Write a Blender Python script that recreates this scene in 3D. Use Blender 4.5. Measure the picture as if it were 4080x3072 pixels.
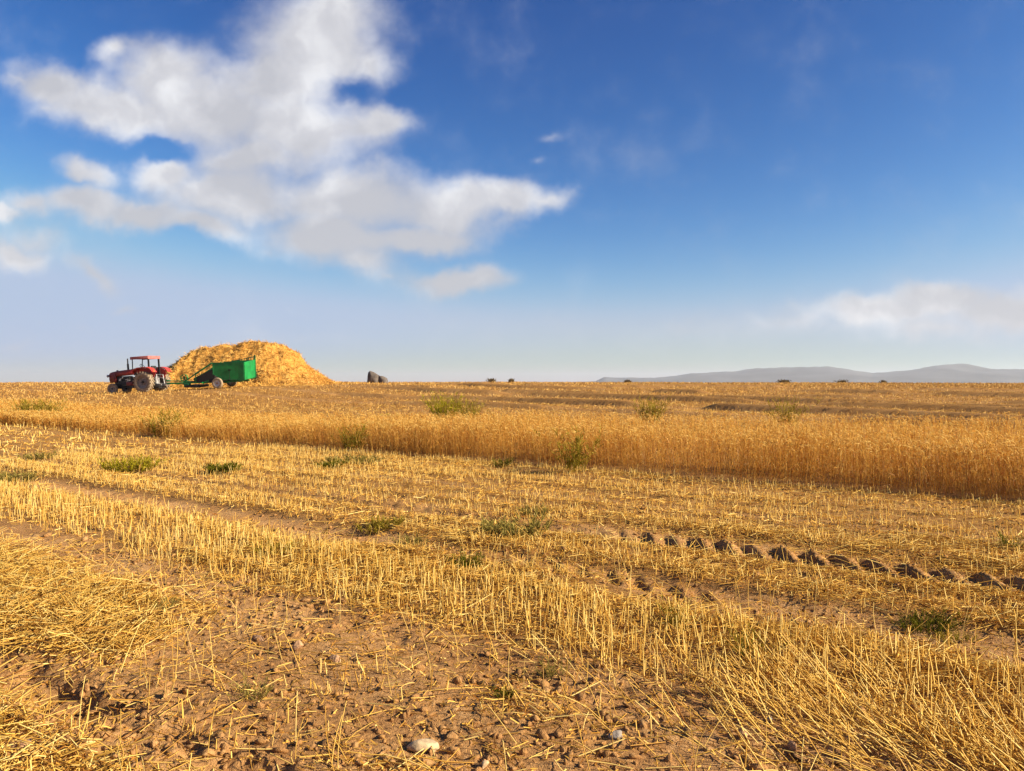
import bpy, bmesh, math, random
import numpy as np
from mathutils import Vector, Matrix
R = math.radians
scene = bpy.context.scene
for o in list(bpy.data.objects): bpy.data.objects.remove(o)

# ------------------------------------------------------------------ camera, sky, sun, exposure
EYE = 1.5
cam_d = bpy.data.cameras.new("camera")
cam_d.sensor_width = 36.0; cam_d.lens = 27.18
cam_d.clip_start = 0.05; cam_d.clip_end = 60000
cam = bpy.data.objects.new("camera", cam_d); scene.collection.objects.link(cam)
cam.location = (0, 0, EYE); cam.rotation_euler = (R(90 - 0.2), 0, 0)
scene.camera = cam

SUN_DIR = Vector((0.97, -0.25, 0)).normalized()
SUN_EL = R(26)
SUN_AZ = math.atan2(SUN_DIR.x, SUN_DIR.y)
sun_d = bpy.data.lights.new("sun", 'SUN')
sun_d.energy = 5.0; sun_d.angle = R(0.5); sun_d.color = (1.0, 0.88, 0.70)
sun = bpy.data.objects.new("sun", sun_d); scene.collection.objects.link(sun)
sv = Vector((SUN_DIR.x*math.cos(SUN_EL), SUN_DIR.y*math.cos(SUN_EL), math.sin(SUN_EL)))
sun.rotation_euler = sv.to_track_quat('Z', 'Y').to_euler()
sun.location = (60, -30, 60)

scene.render.engine = 'CYCLES'
scene.view_settings.view_transform = 'Standard'
scene.view_settings.look = 'None'
EXPOSURE = 1.15
scene.view_settings.exposure = EXPOSURE
scene.view_settings.gamma = 1.0
scene.cycles.max_bounces = 6
scene.cycles.diffuse_bounces = 4
scene.cycles.transmission_bounces = 4
scene.cycles.volume_bounces = 1
scene.cycles.use_denoising = True

SKY_STRENGTH = 0.075
def N(nt, typ, **kw):
    n = nt.nodes.new(typ)
    for k, v in kw.items():
        if k.startswith('i_'):
            key = k[2:]
            key = int(key) if key.isdigit() else key
            n.inputs[key].default_value = v
        else: setattr(n, k, v)
    return n

# the clouds are drawn on the sky by direction: blobs (centre, half width, half height, tilt) on the
# plane x/y, z/y of a direction, in units of 1000 photo pixels of the widest photo print
BLOBS = [  # cx, cy, rx, ry, tilt(deg), weight
 (690,100,235,190,0,1),(600,175,270,115,-12,1),(800,140,120,90,20,.8),(720,30,160,110,0,.9),
 (350,165,165,115,-15,1),(250,120,75,60,0,.8),(115,185,150,72,14,1),(250,240,260,90,8,1),(40,168,80,24,0,.7),
 (110,240,90,40,0,.6),(460,240,330,130,5,1),(640,280,290,125,0,1),(800,275,125,55,-10,1),(560,345,240,75,0,1),
 (350,380,115,68,0,1),(520,420,320,105,0,1),(760,430,330,112,4,1),(960,455,250,85,-3,1),(1100,430,170,62,-8,1),(1180,420,80,42,0,.8),
 (720,515,290,80,5,1),(900,515,210,60,-5,1),(790,565,170,55,12,.8),(850,600,90,36,0,.6),
 (70,440,85,55,0,.8),(185,452,125,60,10,1),(310,470,190,52,4,1),(430,487,180,42,5,.9),
 (185,375,95,40,25,.8),(15,470,70,42,0,.9),(30,555,95,48,10,.9),(70,520,120,55,0,.55),(205,592,120,34,22,.6),
 (990,607,185,50,-3,1),(880,622,90,26,0,.45),(282,662,46,20,0,.5),(1185,285,50,26,0,.42),(1155,338,28,20,0,.38),
 (2040,645,170,58,0,1.1),(1890,668,230,56,-8,1),(2180,668,200,66,0,1.1),(1725,662,110,28,8,.42),(1640,692,100,32,5,.42),(2030,705,380,66,0,.6),
 (640,725,240,34,0,.35),(180,705,70,26,0,.35),(20,745,80,22,0,.4),(1500,690,60,22,0,.3),(635,668,34,22,0,.35),(460,664,50,20,0,.3),
 (1350,745,260,40,0,.3),(1100,825,1700,60,0,.25),(1500,715,500,60,0,.36),(1750,690,330,60,-6,.55),(320,290,60,30,0,.4)]
HOLES = [(355,328,80,34,5,.9),(770,185,70,42,10,.75),(870,215,60,50,0,.5),(250,330,110,45,20,.4)]

def build_world():
    w = bpy.data.worlds.new("World"); scene.world = w; w.use_nodes = True
    nt = w.node_tree; nt.nodes.clear(); L = nt.links.new
    out = N(nt, 'ShaderNodeOutputWorld')
    sky = N(nt, 'ShaderNodeTexSky', sky_type='NISHITA', sun_disc=False)
    sky.sun_elevation = SUN_EL; sky.sun_rotation = SUN_AZ
    sky.altitude = 800; sky.air_density = 1.0; sky.dust_density = 1.2; sky.ozone_density = 1.5
    # a phone camera's deep blue: each channel gets its own contrast, with a soft roof near the horizon
    srgb = N(nt, 'ShaderNodeSeparateColor'); L(sky.outputs[0], srgb.inputs[0])
    crgb = N(nt, 'ShaderNodeCombineColor')
    for i, (a, g, top) in enumerate(((26, 3.0, .44), (4.3, 1.86, .56), (2.65, 1.32, .77))):
        p = N(nt, 'ShaderNodeMath', operation='POWER'); L(srgb.outputs[i], p.inputs[0]); p.inputs[1].default_value = g
        m = N(nt, 'ShaderNodeMath', operation='MULTIPLY'); L(p.outputs[0], m.inputs[0]); m.inputs[1].default_value = a*SKY_STRENGTH**g
        s = N(nt, 'ShaderNodeMath', operation='SMOOTH_MIN'); L(m.outputs[0], s.inputs[0]); s.inputs[1].default_value = top; s.inputs[2].default_value = .24
        k = N(nt, 'ShaderNodeMath', operation='MULTIPLY'); L(s.outputs[0], k.inputs[0]); k.inputs[1].default_value = 2**-EXPOSURE/SKY_STRENGTH
        L(k.outputs[0], crgb.inputs[i])
    bg_sky = N(nt, 'ShaderNodeBackground'); bg_sky.inputs[1].default_value = SKY_STRENGTH
    L(crgb.outputs[0], bg_sky.inputs[0])
    # direction -> print coordinates
    tc = N(nt, 'ShaderNodeTexCoord')
    sep = N(nt, 'ShaderNodeSeparateXYZ'); L(tc.outputs['Generated'], sep.inputs[0])
    def M(op, a, b=None, c=None, clamp=False):
        n = N(nt, 'ShaderNodeMath', operation=op); n.use_clamp = clamp
        for i, v in enumerate((a, b, c)):
            if v is None: continue
            if isinstance(v, (int, float)): n.inputs[i].default_value = v
            else: L(v, n.inputs[i])
        return n.outputs[0]
    ysafe = M('MAXIMUM', sep.outputs[1], 0.08)
    k = 773*3.984/1.8445/1000
    px = M('MULTIPLY_ADD', M('DIVIDE', sep.outputs[0], ysafe), k, 1.106)
    py = M('MULTIPLY_ADD', M('DIVIDE', sep.outputs[2], ysafe), -k, 0.827)
    comb = N(nt, 'ShaderNodeCombineXYZ'); L(px, comb.inputs[0]); L(py, comb.inputs[1])
    def noise(scale, det, rough, vec, w=0.0, col=False, dist=0.0):
        n = N(nt, 'ShaderNodeTexNoise'); n.noise_dimensions = '3D'
        n.inputs['Scale'].default_value = scale; n.inputs['Detail'].default_value = det
        n.inputs['Roughness'].default_value = rough; n.inputs['Distortion'].default_value = dist
        if w:
            m = N(nt, 'ShaderNodeVectorMath', operation='ADD'); m.inputs[1].default_value = (w, w*.7, w*1.3)
            L(vec, m.inputs[0]); vec = m.outputs[0]
        L(vec, n.inputs['Vector'])
        return n.outputs['Color'] if col else n.outputs['Fac']
    # domain warp
    nz = noise(7.0, 4.0, 0.55, comb.outputs[0], 3.1, True)
    sub = N(nt, 'ShaderNodeVectorMath', operation='SUBTRACT'); sub.inputs[1].default_value = (.5, .5, .5); L(nz, sub.inputs[0])
    scl = N(nt, 'ShaderNodeVectorMath', operation='SCALE'); scl.inputs['Scale'].default_value = 0.11; L(sub.outputs[0], scl.inputs[0])
    add = N(nt, 'ShaderNodeVectorMath', operation='ADD'); L(comb.outputs[0], add.inputs[0]); L(scl.outputs[0], add.inputs[1])
    flat = N(nt, 'ShaderNodeVectorMath', operation='MULTIPLY'); flat.inputs[1].default_value = (1, 1, 0); L(add.outputs[0], flat.inputs[0])
    P = flat.outputs[0]
    def field(vec, blobs):
        acc = None
        for cx, cy, rx, ry, a, wt in blobs:
            mp = N(nt, 'ShaderNodeMapping', vector_type='TEXTURE')
            mp.inputs['Location'].default_value = (cx/1000, cy/1000, 0)
            mp.inputs['Rotation'].default_value = (0, 0, R(a))
            mp.inputs['Scale'].default_value = (rx*1.16/1000, ry*1.16/1000, 1)
            L(vec, mp.inputs[0])
            g = N(nt, 'ShaderNodeTexGradient', gradient_type='SPHERICAL'); L(mp.outputs[0], g.inputs[0])
            v = M('MULTIPLY', g.outputs['Fac'], wt) if wt != 1 else g.outputs['Fac']
            acc = v if acc is None else M('SMOOTH_MAX', acc, v, 0.22)
        return acc
    F = field(P, BLOBS); H = field(P, HOLES)
    F = M('MULTIPLY_ADD', H, -0.55, F)
    n1 = noise(5.0, 5.0, 0.5, comb.outputs[0], 7.7)
    n2 = noise(16.0, 4.0, 0.5, comb.outputs[0], 1.9)
    F2 = M('ADD', F, M('MULTIPLY', M('SUBTRACT', n1, 0.5), 0.5))
    F2 = M('ADD', F2, M('MULTIPLY', M('SUBTRACT', n2, 0.5), 0.26))
    mr = N(nt, 'ShaderNodeMapRange', interpolation_type='SMOOTHERSTEP')
    L(F2, mr.inputs['Value']); mr.inputs['From Min'].default_value = 0.07; mr.inputs['From Max'].default_value = 0.80
    alpha = M('MULTIPLY', mr.outputs[0], M('MULTIPLY', M('GREATER_THAN', sep.outputs[1], 0.1), 0.95))
    # thickness and billows give the grey and white parts
    sh1 = noise(3.6, 2.0, 0.45, comb.outputs[0], 12.3)
    sh2 = noise(10.0, 3.0, 0.5, P, 5.5)
    s = M('ADD', M('MULTIPLY', sh1, 0.55), M('MULTIPLY', sh2, 0.45))
    s = M('ADD', s, M('MULTIPLY', M('SUBTRACT', 0.5, F), 0.10))
    cr = N(nt, 'ShaderNodeValToRGB')
    cr.color_ramp.elements[0].position = 0.42; cr.color_ramp.elements[0].color = (0.575, 0.58, 0.62, 1)
    cr.color_ramp.elements[1].position = 0.62; cr.color_ramp.elements[1].color = (0.92, 0.92, 0.94, 1)
    e = cr.color_ramp.elements.new(0.52); e.color = (0.70, 0.70, 0.735, 1)
    L(s, cr.inputs[0])
    bg_c = N(nt, 'ShaderNodeBackground'); L(cr.outputs[0], bg_c.inputs[0]); bg_c.inputs[1].default_value = 2**-EXPOSURE
    mix = N(nt, 'ShaderNodeMixShader'); L(alpha, mix.inputs[0]); L(bg_sky.outputs[0], mix.inputs[1]); L(bg_c.outputs[0], mix.inputs[2])
    L(mix.outputs[0], out.inputs[0])
build_world()

# ------------------------------------------------------------------ helpers
rng = np.random.default_rng(7)
def mat(name, col, rough=0.7, var=0.25, scale=6.0, metallic=0.0, spec=0.3, bump=0.0, col2=None):
    m = bpy.data.materials.new(name); m.use_nodes = True
    nt = m.node_tree; b = nt.nodes['Principled BSDF']; L = nt.links.new
    tc = N(nt, 'ShaderNodeTexCoord')
    nz = N(nt, 'ShaderNodeTexNoise'); nz.inputs['Scale'].default_value = scale; nz.inputs['Detail'].default_value = 6
    L(tc.outputs['Object'], nz.inputs['Vector'])
    cr = N(nt, 'ShaderNodeValToRGB')
    c2 = col2 or tuple(c*(1+var) for c in col)
    cr.color_ramp.elements[0].position = .3; cr.color_ramp.elements[0].color = (*[c*(1-var) for c in col], 1)
    cr.color_ramp.elements[1].position = .7; cr.color_ramp.elements[1].color = (*c2, 1)
    L(nz.outputs['Fac'], cr.inputs[0]); L(cr.outputs[0], b.inputs['Base Color'])
    b.inputs['Roughness'].default_value = rough; b.inputs['Metallic'].default_value = metallic
    b.inputs['Specular IOR Level'].default_value = spec
    if bump:
        bp = N(nt, 'ShaderNodeBump'); bp.inputs['Strength'].default_value = bump; bp.inputs['Distance'].default_value = .02
        L(nz.outputs['Fac'], bp.inputs['Height']); L(bp.outputs[0], b.inputs['Normal'])
    return m

def straw_mat(name, cols, transl=0.25, gloss=True):
    m = bpy.data.materials.new(name); m.use_nodes = True
    nt = m.node_tree; nt.nodes.clear(); L = nt.links.new
    out = N(nt, 'ShaderNodeOutputMaterial')
    at = N(nt, 'ShaderNodeAttribute', attribute_name='tint')
    cr = N(nt, 'ShaderNodeValToRGB')
    el = cr.color_ramp.elements
    while len(el) > 1: el.remove(el[-1])
    el[0].position = 0; el[0].color = (*cols[0], 1)
    for i, c in enumerate(cols[1:], 1):
        e = el.new(i/(len(cols)-1)); e.color = (*c, 1)
    L(at.outputs['Fac'], cr.inputs[0])
    d = N(nt, 'ShaderNodeBsdfDiffuse'); L(cr.outputs[0], d.inputs[0])
    t = N(nt, 'ShaderNodeBsdfTranslucent'); L(cr.outputs[0], t.inputs[0])
    mx = N(nt, 'ShaderNodeMixShader'); mx.inputs[0].default_value = transl
    L(d.outputs[0], mx.inputs[1]); L(t.outputs[0], mx.inputs[2])
    last = mx
    if gloss:
        g = N(nt, 'ShaderNodeBsdfGlossy'); g.inputs['Roughness'].default_value = .5; g.inputs[0].default_value = (.9, .85, .7, 1)
        m2 = N(nt, 'ShaderNodeMixShader'); m2.inputs[0].default_value = .02
        L(mx.outputs[0], m2.inputs[1]); L(g.outputs[0], m2.inputs[2]); last = m2
    L(last.outputs[0], out.inputs[0])
    return m

def tag(o, label=None, cat=None, group=None, kind=None):
    if label: o['label'] = label
    if cat: o['category'] = cat
    if group: o['group'] = group
    if kind: o['kind'] = kind
    return o

def empty(name, label, cat, loc=(0,0,0), group=None):
    o = bpy.data.objects.new(name, None); scene.collection.objects.link(o); o.location = loc
    o.empty_display_size = .2
    return tag(o, label, cat, group)

def mesh_np(name, V, quads, material, tint=None, tris=None, smooth=False, parent=None):
    me = bpy.data.meshes.new(name)
    V = np.ascontiguousarray(V, np.float32).reshape(-1, 3)
    q = np.zeros((0, 4), np.int32) if quads is None else np.asarray(quads, np.int32).reshape(-1, 4)
    t = np.zeros((0, 3), np.int32) if tris is None else np.asarray(tris, np.int32).reshape(-1, 3)
    me.vertices.add(len(V)); me.vertices.foreach_set('co', V.ravel())
    nl = q.size + t.size
    me.loops.add(nl); me.loops.foreach_set('vertex_index', np.concatenate([q.ravel(), t.ravel()]))
    me.polygons.add(len(q)+len(t))
    ls = np.concatenate([np.arange(len(q))*4, q.size + np.arange(len(t))*3]).astype(np.int32)
    me.polygons.foreach_set('loop_start', ls)
    if smooth: me.polygons.foreach_set('use_smooth', np.ones(len(q)+len(t), bool))
    me.update(calc_edges=True)
    if tint is not None:
        a = me.attributes.new('tint', 'FLOAT', 'POINT'); a.data.foreach_set('value', np.ascontiguousarray(tint, np.float32))
    me.materials.append(material)
    o = bpy.data.objects.new(name, me); scene.collection.objects.link(o)
    if parent: o.parent = parent
    return o

# value noise
def _hash(ix, iy, s):
    h = (ix.astype(np.int64)*374761393 + iy.astype(np.int64)*668265263 + s*974634777) & 0xffffffff
    h = ((h ^ (h >> 13))*1274126177) & 0xffffffff
    h = ((h ^ (h >> 16))*2246822519) & 0xffffffff
    return ((h ^ (h >> 13)) & 0xffffff)/float(0xffffff)
def vn(x, y, s=0):
    x = np.asarray(x, float); y = np.asarray(y, float)
    ix = np.floor(x); iy = np.floor(y); fx = x-ix; fy = y-iy
    fx = fx*fx*fx*(fx*(fx*6-15)+10); fy = fy*fy*fy*(fy*(fy*6-15)+10)
    ix = ix.astype(np.int64); iy = iy.astype(np.int64)
    a = _hash(ix, iy, s); b = _hash(ix+1, iy, s); c = _hash(ix, iy+1, s); d = _hash(ix+1, iy+1, s)
    return (a*(1-fx)+b*fx)*(1-fy)+(c*(1-fx)+d*fx)*fy
def fbm(x, y, s=0, o=4, g=.5):
    v = 0; a = 1; t = 0
    for i in range(o):
        v = v+a*vn(x, y, s+i*17); t += a; a *= g; x = x*2.03+11.3; y = y*2.03+5.7
    return v/t
def sstep(a, b, x):
    t = np.clip((x-a)/(b-a), 0, 1); return t*t*(3-2*t)
def bump(x, c, w): return np.exp(-((x-c)/w)**2)

# ------------------------------------------------------------------ terrain
CTRL = [(-25,52.8,.86),(-27.6,53.4,.73),(-19.8,52,1.10),(-19.6,53.5,1.16),(-14.2,60,1.40),(-27,60,1.05),(-20,61,1.28),
        (-70,100,1.60),(-35,100,1.56),(0,100,1.50),(35,100,1.45),(65,100,1.42),(95,95,1.4),(-100,90,1.55),(0,125,1.45),(-60,125,1.5),(60,125,1.4),
        (0,32,.22),(0,45,.62),(0,70,1.22),(-10,45,.62),(-13.5,80,1.30),(15,30,.22),(25,45,.60),(40,70,1.15),(60,50,.7),
        (-20,36,.12),(-35,45,.30),(-50,60,.62),(-45,75,1.1),(-70,60,.6)]
for xx in (-40,-20,0,20,40):
    for yy in (-30,-10,5,15,25):
        if abs(xx) < 30 or yy > -20: CTRL.append((xx, yy, 0.0))
for xx, yy in ((-80,0),(80,0),(-80,-60),(80,-60),(0,-80),(80,40)): CTRL.append((xx, yy, 0.1))
CT = np.array(CTRL)
def _tps(r2): return np.where(r2 > 1e-9, .5*r2*np.log(np.maximum(r2, 1e-9)), 0)
_d2 = ((CT[:, None, :2]-CT[None, :, :2])**2).sum(-1)
_A = np.zeros((len(CT)+3,)*2); _A[:len(CT), :len(CT)] = _tps(_d2)+np.eye(len(CT))*2.0
_A[:len(CT), len(CT)] = 1; _A[:len(CT), len(CT)+1:] = CT[:, :2]; _A[len(CT):, :len(CT)] = _A[:len(CT), len(CT):].T
_W = np.linalg.solve(_A, np.concatenate([CT[:, 2], [0, 0, 0]]))
def base_z(x, y):
    x = np.asarray(x, float); y = np.asarray(y, float); sh = x.shape
    x = x.ravel(); y = y.ravel(); r = np.hypot(x, y)
    k = np.minimum(1, 118/np.maximum(r, 1e-6)); xc = x*k; yc = y*k
    z = np.zeros_like(x)
    for i in range(len(CT)):
        z += _W[i]*_tps((xc-CT[i, 0])**2+(yc-CT[i, 1])**2)
    z += _W[-3]+_W[-2]*xc+_W[-1]*yc
    z += sstep(55, 85, r)*.14*(fbm(x/9, y/14, 44, 3)-.5)
    e = np.maximum(r-112, 0)
    z -= 14*(1-np.exp(-(e/260)**1.4))
    return z.reshape(sh)

U = np.array((.804, -.594)); NRM = np.array((-.594, -.804)); P0 = np.array((0, 14.3))
def uw(x, y):
    w = NRM[0]*(x-P0[0])+NRM[1]*(y-P0[1]); u = U[0]*(x-P0[0])+U[1]*(y-P0[1])
    return u, w
def xy(u, w): return P0[0]+U[0]*u+NRM[0]*w, P0[1]+U[1]*u+NRM[1]*w
def wob(u, w): return w+.14*(vn(u*.35, w*.05, 91)-.5)
TRACKS = [(2.78,.09),(4.58,.21),(6.2,.21),(8.22,.27),(9.05,.26),(9.75,.16)]
FAR_TRACKS = (-17.6, -21.5, -27.3, -29.2, -36.5, -45, -54)
def track_m(u, w):
    m = np.exp(-(np.abs(w-4.62)/.28)**4)*(.35+.65*sstep(3.5, 5.2, u+1.5*(vn(u*.8, w*0, 29)-.5)))+np.exp(-(np.abs(w-6.24)/.27)**4)*(.35+.9*sstep(.35, .7, vn(u*.45, w*0, 28)))+1.0*bump(w, 8.22, .34)+.6*bump(w, 2.78, .1)
    m = m+bump(w, 9.02, .42)*sstep(3.2, 4.6, u+.8*(vn(u*.8, w*.9, 5)-.5))+.9*bump(w, 9.75, .2)+.35*bump(w, 1.3, .12)
    w3 = w+1.2*(vn(u*.07, 0*u, 92)-.5)
    far = sum(.9*bump(w3, c+.35, .55) for c in FAR_TRACKS)
    return np.clip(m+far, 0, 1)
def furrow(u, w):
    p = w/.60+.30*(vn(u*.10, w*.5, 97)-.5); p2 = w/1.31+.22*(vn(u*.10, w*.3, 98)-.5)+.3
    return np.maximum(.78*sstep(.30, .95, .5+.5*np.cos(2*np.pi*p)), sstep(.55, .97, .5+.5*np.cos(2*np.pi*p2)))
def micro(x, y):
    u, w = uw(x, y); w = wob(u, w); r = np.hypot(x, y)
    nearf = 1-sstep(14, 30, r)
    h = .030*(fbm(x*1.1, y*1.1, 3, 3)-.5)
    tm = track_m(u, w)
    h = h-.030*tm
    w3 = w+1.2*(vn(u*.07, 0*u, 92)-.5)
    for i, c in enumerate(FAR_TRACKS):      # ridges added at far wheel ruts, steep towards the camera side to shade dark
        d = w3-c; A = .27*sstep(.18, .62, vn(u*.30, c+0*u, 95+i)+.15*(i in (2, 3)))
        A = A*sstep(-14, -3, x)
        h = h+A*np.where(d > 0, sstep(.30, 0, d), np.exp(-(d/1.1)**2))-.10*bump(d, .55, .35)*(A > .02)
    h = h+nearf*(.022*(fbm(x*5, y*5, 8, 3)-.5)+.016*(fbm(x*26, y*26, 21, 3, .6)-.5))
    # tyre lug prints in the two wheel tracks
    for c, amp in ((4.58, .098), (6.2, .045)):
        d = w-c
        ph = (u-.74*d)/.262+.25*(vn(u*.7, d*0, 33)-.5)
        f = ph-np.floor(ph)
        prof = np.where(f < .26, f/.26, (1-f)/.74)      # steep side towards the left, away from the sun
        msk = sstep(.24, .14, np.abs(d)+.10*(vn(u*5, w*5, 35)-.5))
        msk = msk*(.18+.82*sstep(4.3, 5.8, u)*sstep(.1, .3, vn(u*1.9, c+0*u, 36))) if c < 5 else msk*(.15+.85*sstep(.42, .62, vn(u*.55, c+0*u, 40)+.25*sstep(3, 4.2, u)))
        h = h+msk*amp*(prof-.55)*(.65+.7*vn(np.floor(ph), c+0*ph, 37))+msk*.035*(fbm(x*13, y*13, 39, 3)-.5)
    # broken soil and the steep dark furrow of the nearest pass
    rough = nearf*(bump(w, 9.75, .30)+.55*bump(w, 8.25, .3)*sstep(-1, 3, u)+.25*bump(w, 10.6, .5))
    h = h+rough*.085*(fbm(x*9, y*9, 55, 3)-.52)
    h = h-.125*np.exp(-(np.abs(w-9.8)/.15)**4)*nearf*sstep(.2, .45, vn(u*1.1, 3.3+0*u, 60))
    # little swells that hold the straw
    h = h-.035*furrow(u, w)*(w > -.2)*(w < 8)*sstep(40, 20, r)
    h = h+.028*bump(w, 7.3, .4)+.02*bump(w, 5.4, .35)+.02*bump(w, 3.6, .5)
    return h
def ground_z(x, y): return base_z(x, y)+micro(x, y)*(np.hypot(x, y) < 140)

Y_BACK = ((-80,-45,-27,-19,-10,0,8,20,40), (80,56,42,36.5,29,23.5,21,19.3,17))
def wheat_mask(x, y):
    u, w = uw(x, y); w = w+.25*(vn(u*.8, 0*u, 71)-.5)+.10*(vn(u*3.1, 0*u, 72)-.5)
    yb = np.interp(x, *Y_BACK)+1.6*(vn(x*.4, 0*x, 73)-.5)
    return (w < 0) & (y < yb)
def straw_cover(x, y):   # 0 bare soil .. 1 thick straw litter
    u, w = uw(x, y); w = wob(u, w)
    c = .66+1.0*(fbm(x*.9, y*.9, 13, 3)-.5)+.9*(fbm(x*3, y*3, 14, 2)-.5)
    c = c-.9*track_m(u, w)-.38*furrow(u, w)*(w < 8)
    c = c+.45*bump(w, 9.15, .36)*sstep(4.7, 3.6, u)+.28*bump(w, 7.4, .45)
    c = np.maximum(c, .30*vn(x*2.3, y*2.3, 19)*(1-.75*track_m(u, w)))
    return np.clip(c, 0, 1)

# ------------------------------------------------------------------ materials
M_straw = straw_mat('straw', [(.32,.125,.018),(.62,.34,.055),(.80,.51,.11),(.88,.66,.22)], .22)
M_straw_far = straw_mat('distant_straw', [(.24,.105,.026),(.44,.23,.058),(.62,.37,.10),(.78,.54,.20)], .2, False)
M_chaff = straw_mat('chaff', [(.26,.10,.018),(.50,.25,.042),(.68,.40,.08),(.78,.52,.15)], .15, False)
M_wheat = straw_mat('ripe_wheat', [(.38,.13,.018),(.60,.28,.042),(.76,.45,.085),(.88,.63,.19)], .42)
M_heap = straw_mat('heap_straw', [(.34,.15,.03),(.56,.29,.06),(.70,.41,.10),(.80,.52,.16)], .2, False)

def soil_mat():
    m = bpy.data.materials.new('soil'); m.use_nodes = True
    nt = m.node_tree; b = nt.nodes['Principled BSDF']; L = nt.links.new
    tc = N(nt, 'ShaderNodeTexCoord')
    def nz(s, d=6, r=.55):
        n = N(nt, 'ShaderNodeTexNoise'); n.inputs['Scale'].default_value = s; n.inputs['Detail'].default_value = d; n.inputs['Roughness'].default_value = r
        L(tc.outputs['Object'], n.inputs['Vector']); return n.outputs['Fac']
    a = nz(1.3); f = nz(38, 5, .6); g = nz(190, 3)
    mx = N(nt, 'ShaderNodeMath', operation='MULTIPLY_ADD'); mx.inputs[1].default_value = .5; L(a, mx.inputs[0])
    m2 = N(nt, 'ShaderNodeMath', operation='MULTIPLY'); m2.inputs[1].default_value = .5; L(f, m2.inputs[0]); L(m2.outputs[0], mx.inputs[2])
    cr = N(nt, 'ShaderNodeValToRGB'); e = cr.color_ramp.elements
    e[0].position = .34; e[0].color = (.24, .115, .042, 1); e[1].position = .64; e[1].color = (.52, .305, .125, 1)
    k = e.new(.5); k.color = (.40, .207, .072, 1)
    L(mx.outputs[0], cr.inputs[0])
    # chaff ground into the surface off the wheel tracks, darkened for shade between stems
    at = N(nt, 'ShaderNodeAttribute', attribute_name='tint')
    ch = N(nt, 'ShaderNodeValToRGB'); e = ch.color_ramp.elements
    e[0].position = .35; e[0].color = (.19, .075, .015, 1); e[1].position = .68; e[1].color = (.46, .24, .055, 1)
    L(g, ch.inputs[0])
    mm = N(nt, 'ShaderNodeMixRGB'); L(at.outputs['Fac'], mm.inputs[0]); L(cr.outputs[0], mm.inputs[1]); L(ch.outputs[0], mm.inputs[2])
    L(mm.outputs[0], b.inputs['Base Color'])
    b.inputs['Roughness'].default_value = .95; b.inputs['Specular IOR Level'].default_value = .1
    bp = N(nt, 'ShaderNodeBump'); bp.inputs['Strength'].default_value = 1.0; bp.inputs['Distance'].default_value = .016
    ad = N(nt, 'ShaderNodeMath', operation='MULTIPLY_ADD'); ad.inputs[1].default_value = .5; L(g, ad.inputs[0]); L(f, ad.inputs[2])
    L(ad.outputs[0], bp.inputs['Height']); L(bp.outputs[0], b.inputs['Normal'])
    return m
M_soil = soil_mat()

# ------------------------------------------------------------------ ground sheet
def build_ground():
    rad = [0.0]
    r = .6
    while r < 2.0: rad.append(r); r *= 1.12
    while r < 62: rad.append(r); r *= 1.0042
    while r < 140: rad.append(r); r *= 1.012
    while r < 13000: rad.append(r); r *= 1.09
    rad = np.array(rad[1:])
    ang = np.concatenate([np.arange(-48, 48.001, .24), np.arange(52, 308.01, 4.0)])
    a = np.radians(ang); na = len(a); nr = len(rad)
    X = rad[:, None]*np.sin(a)[None]; Y = rad[:, None]*np.cos(a)[None]
    Z = ground_z(X, Y)
    V = np.stack([X, Y, Z], -1).reshape(-1, 3)
    V = np.concatenate([V, [[0, 0, float(base_z(np.array([0.]), np.array([0.]))[0])]]])
    i = np.arange(nr-1)[:, None]*na; j = np.arange(na)[None]; j2 = (j+1) % na
    q = np.stack([i+j, i+na+j, i+na+j2, i+j2], -1).reshape(-1, 4)
    c = len(V)-1
    t = np.stack([np.full(na, c), np.arange(na), (np.arange(na)+1) % na], -1)
    x, y = V[:, 0], V[:, 1]
    cov = straw_cover(x, y)*.8
    ug, wg = uw(x, y)
    cov = np.maximum(cov, (wg < 8)*.85*(1-.35*furrow(ug, wob(ug, wg)))*(1-np.clip(1.3*track_m(ug, wob(ug, wg)), 0, 1)))  # stubble area takes the shade-darkened chaff colour
    rr = np.hypot(x, y)
    cov = np.maximum(cov, sstep(18, 40, rr)*(.9-.6*track_m(*uw(x, y))))
    o = mesh_np('ground', V, q, M_soil, cov, t, True)
    tag(o, 'sandy brown field soil with wheel tracks reaching the horizon', 'field ground', kind='structure')
build_ground()

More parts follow.
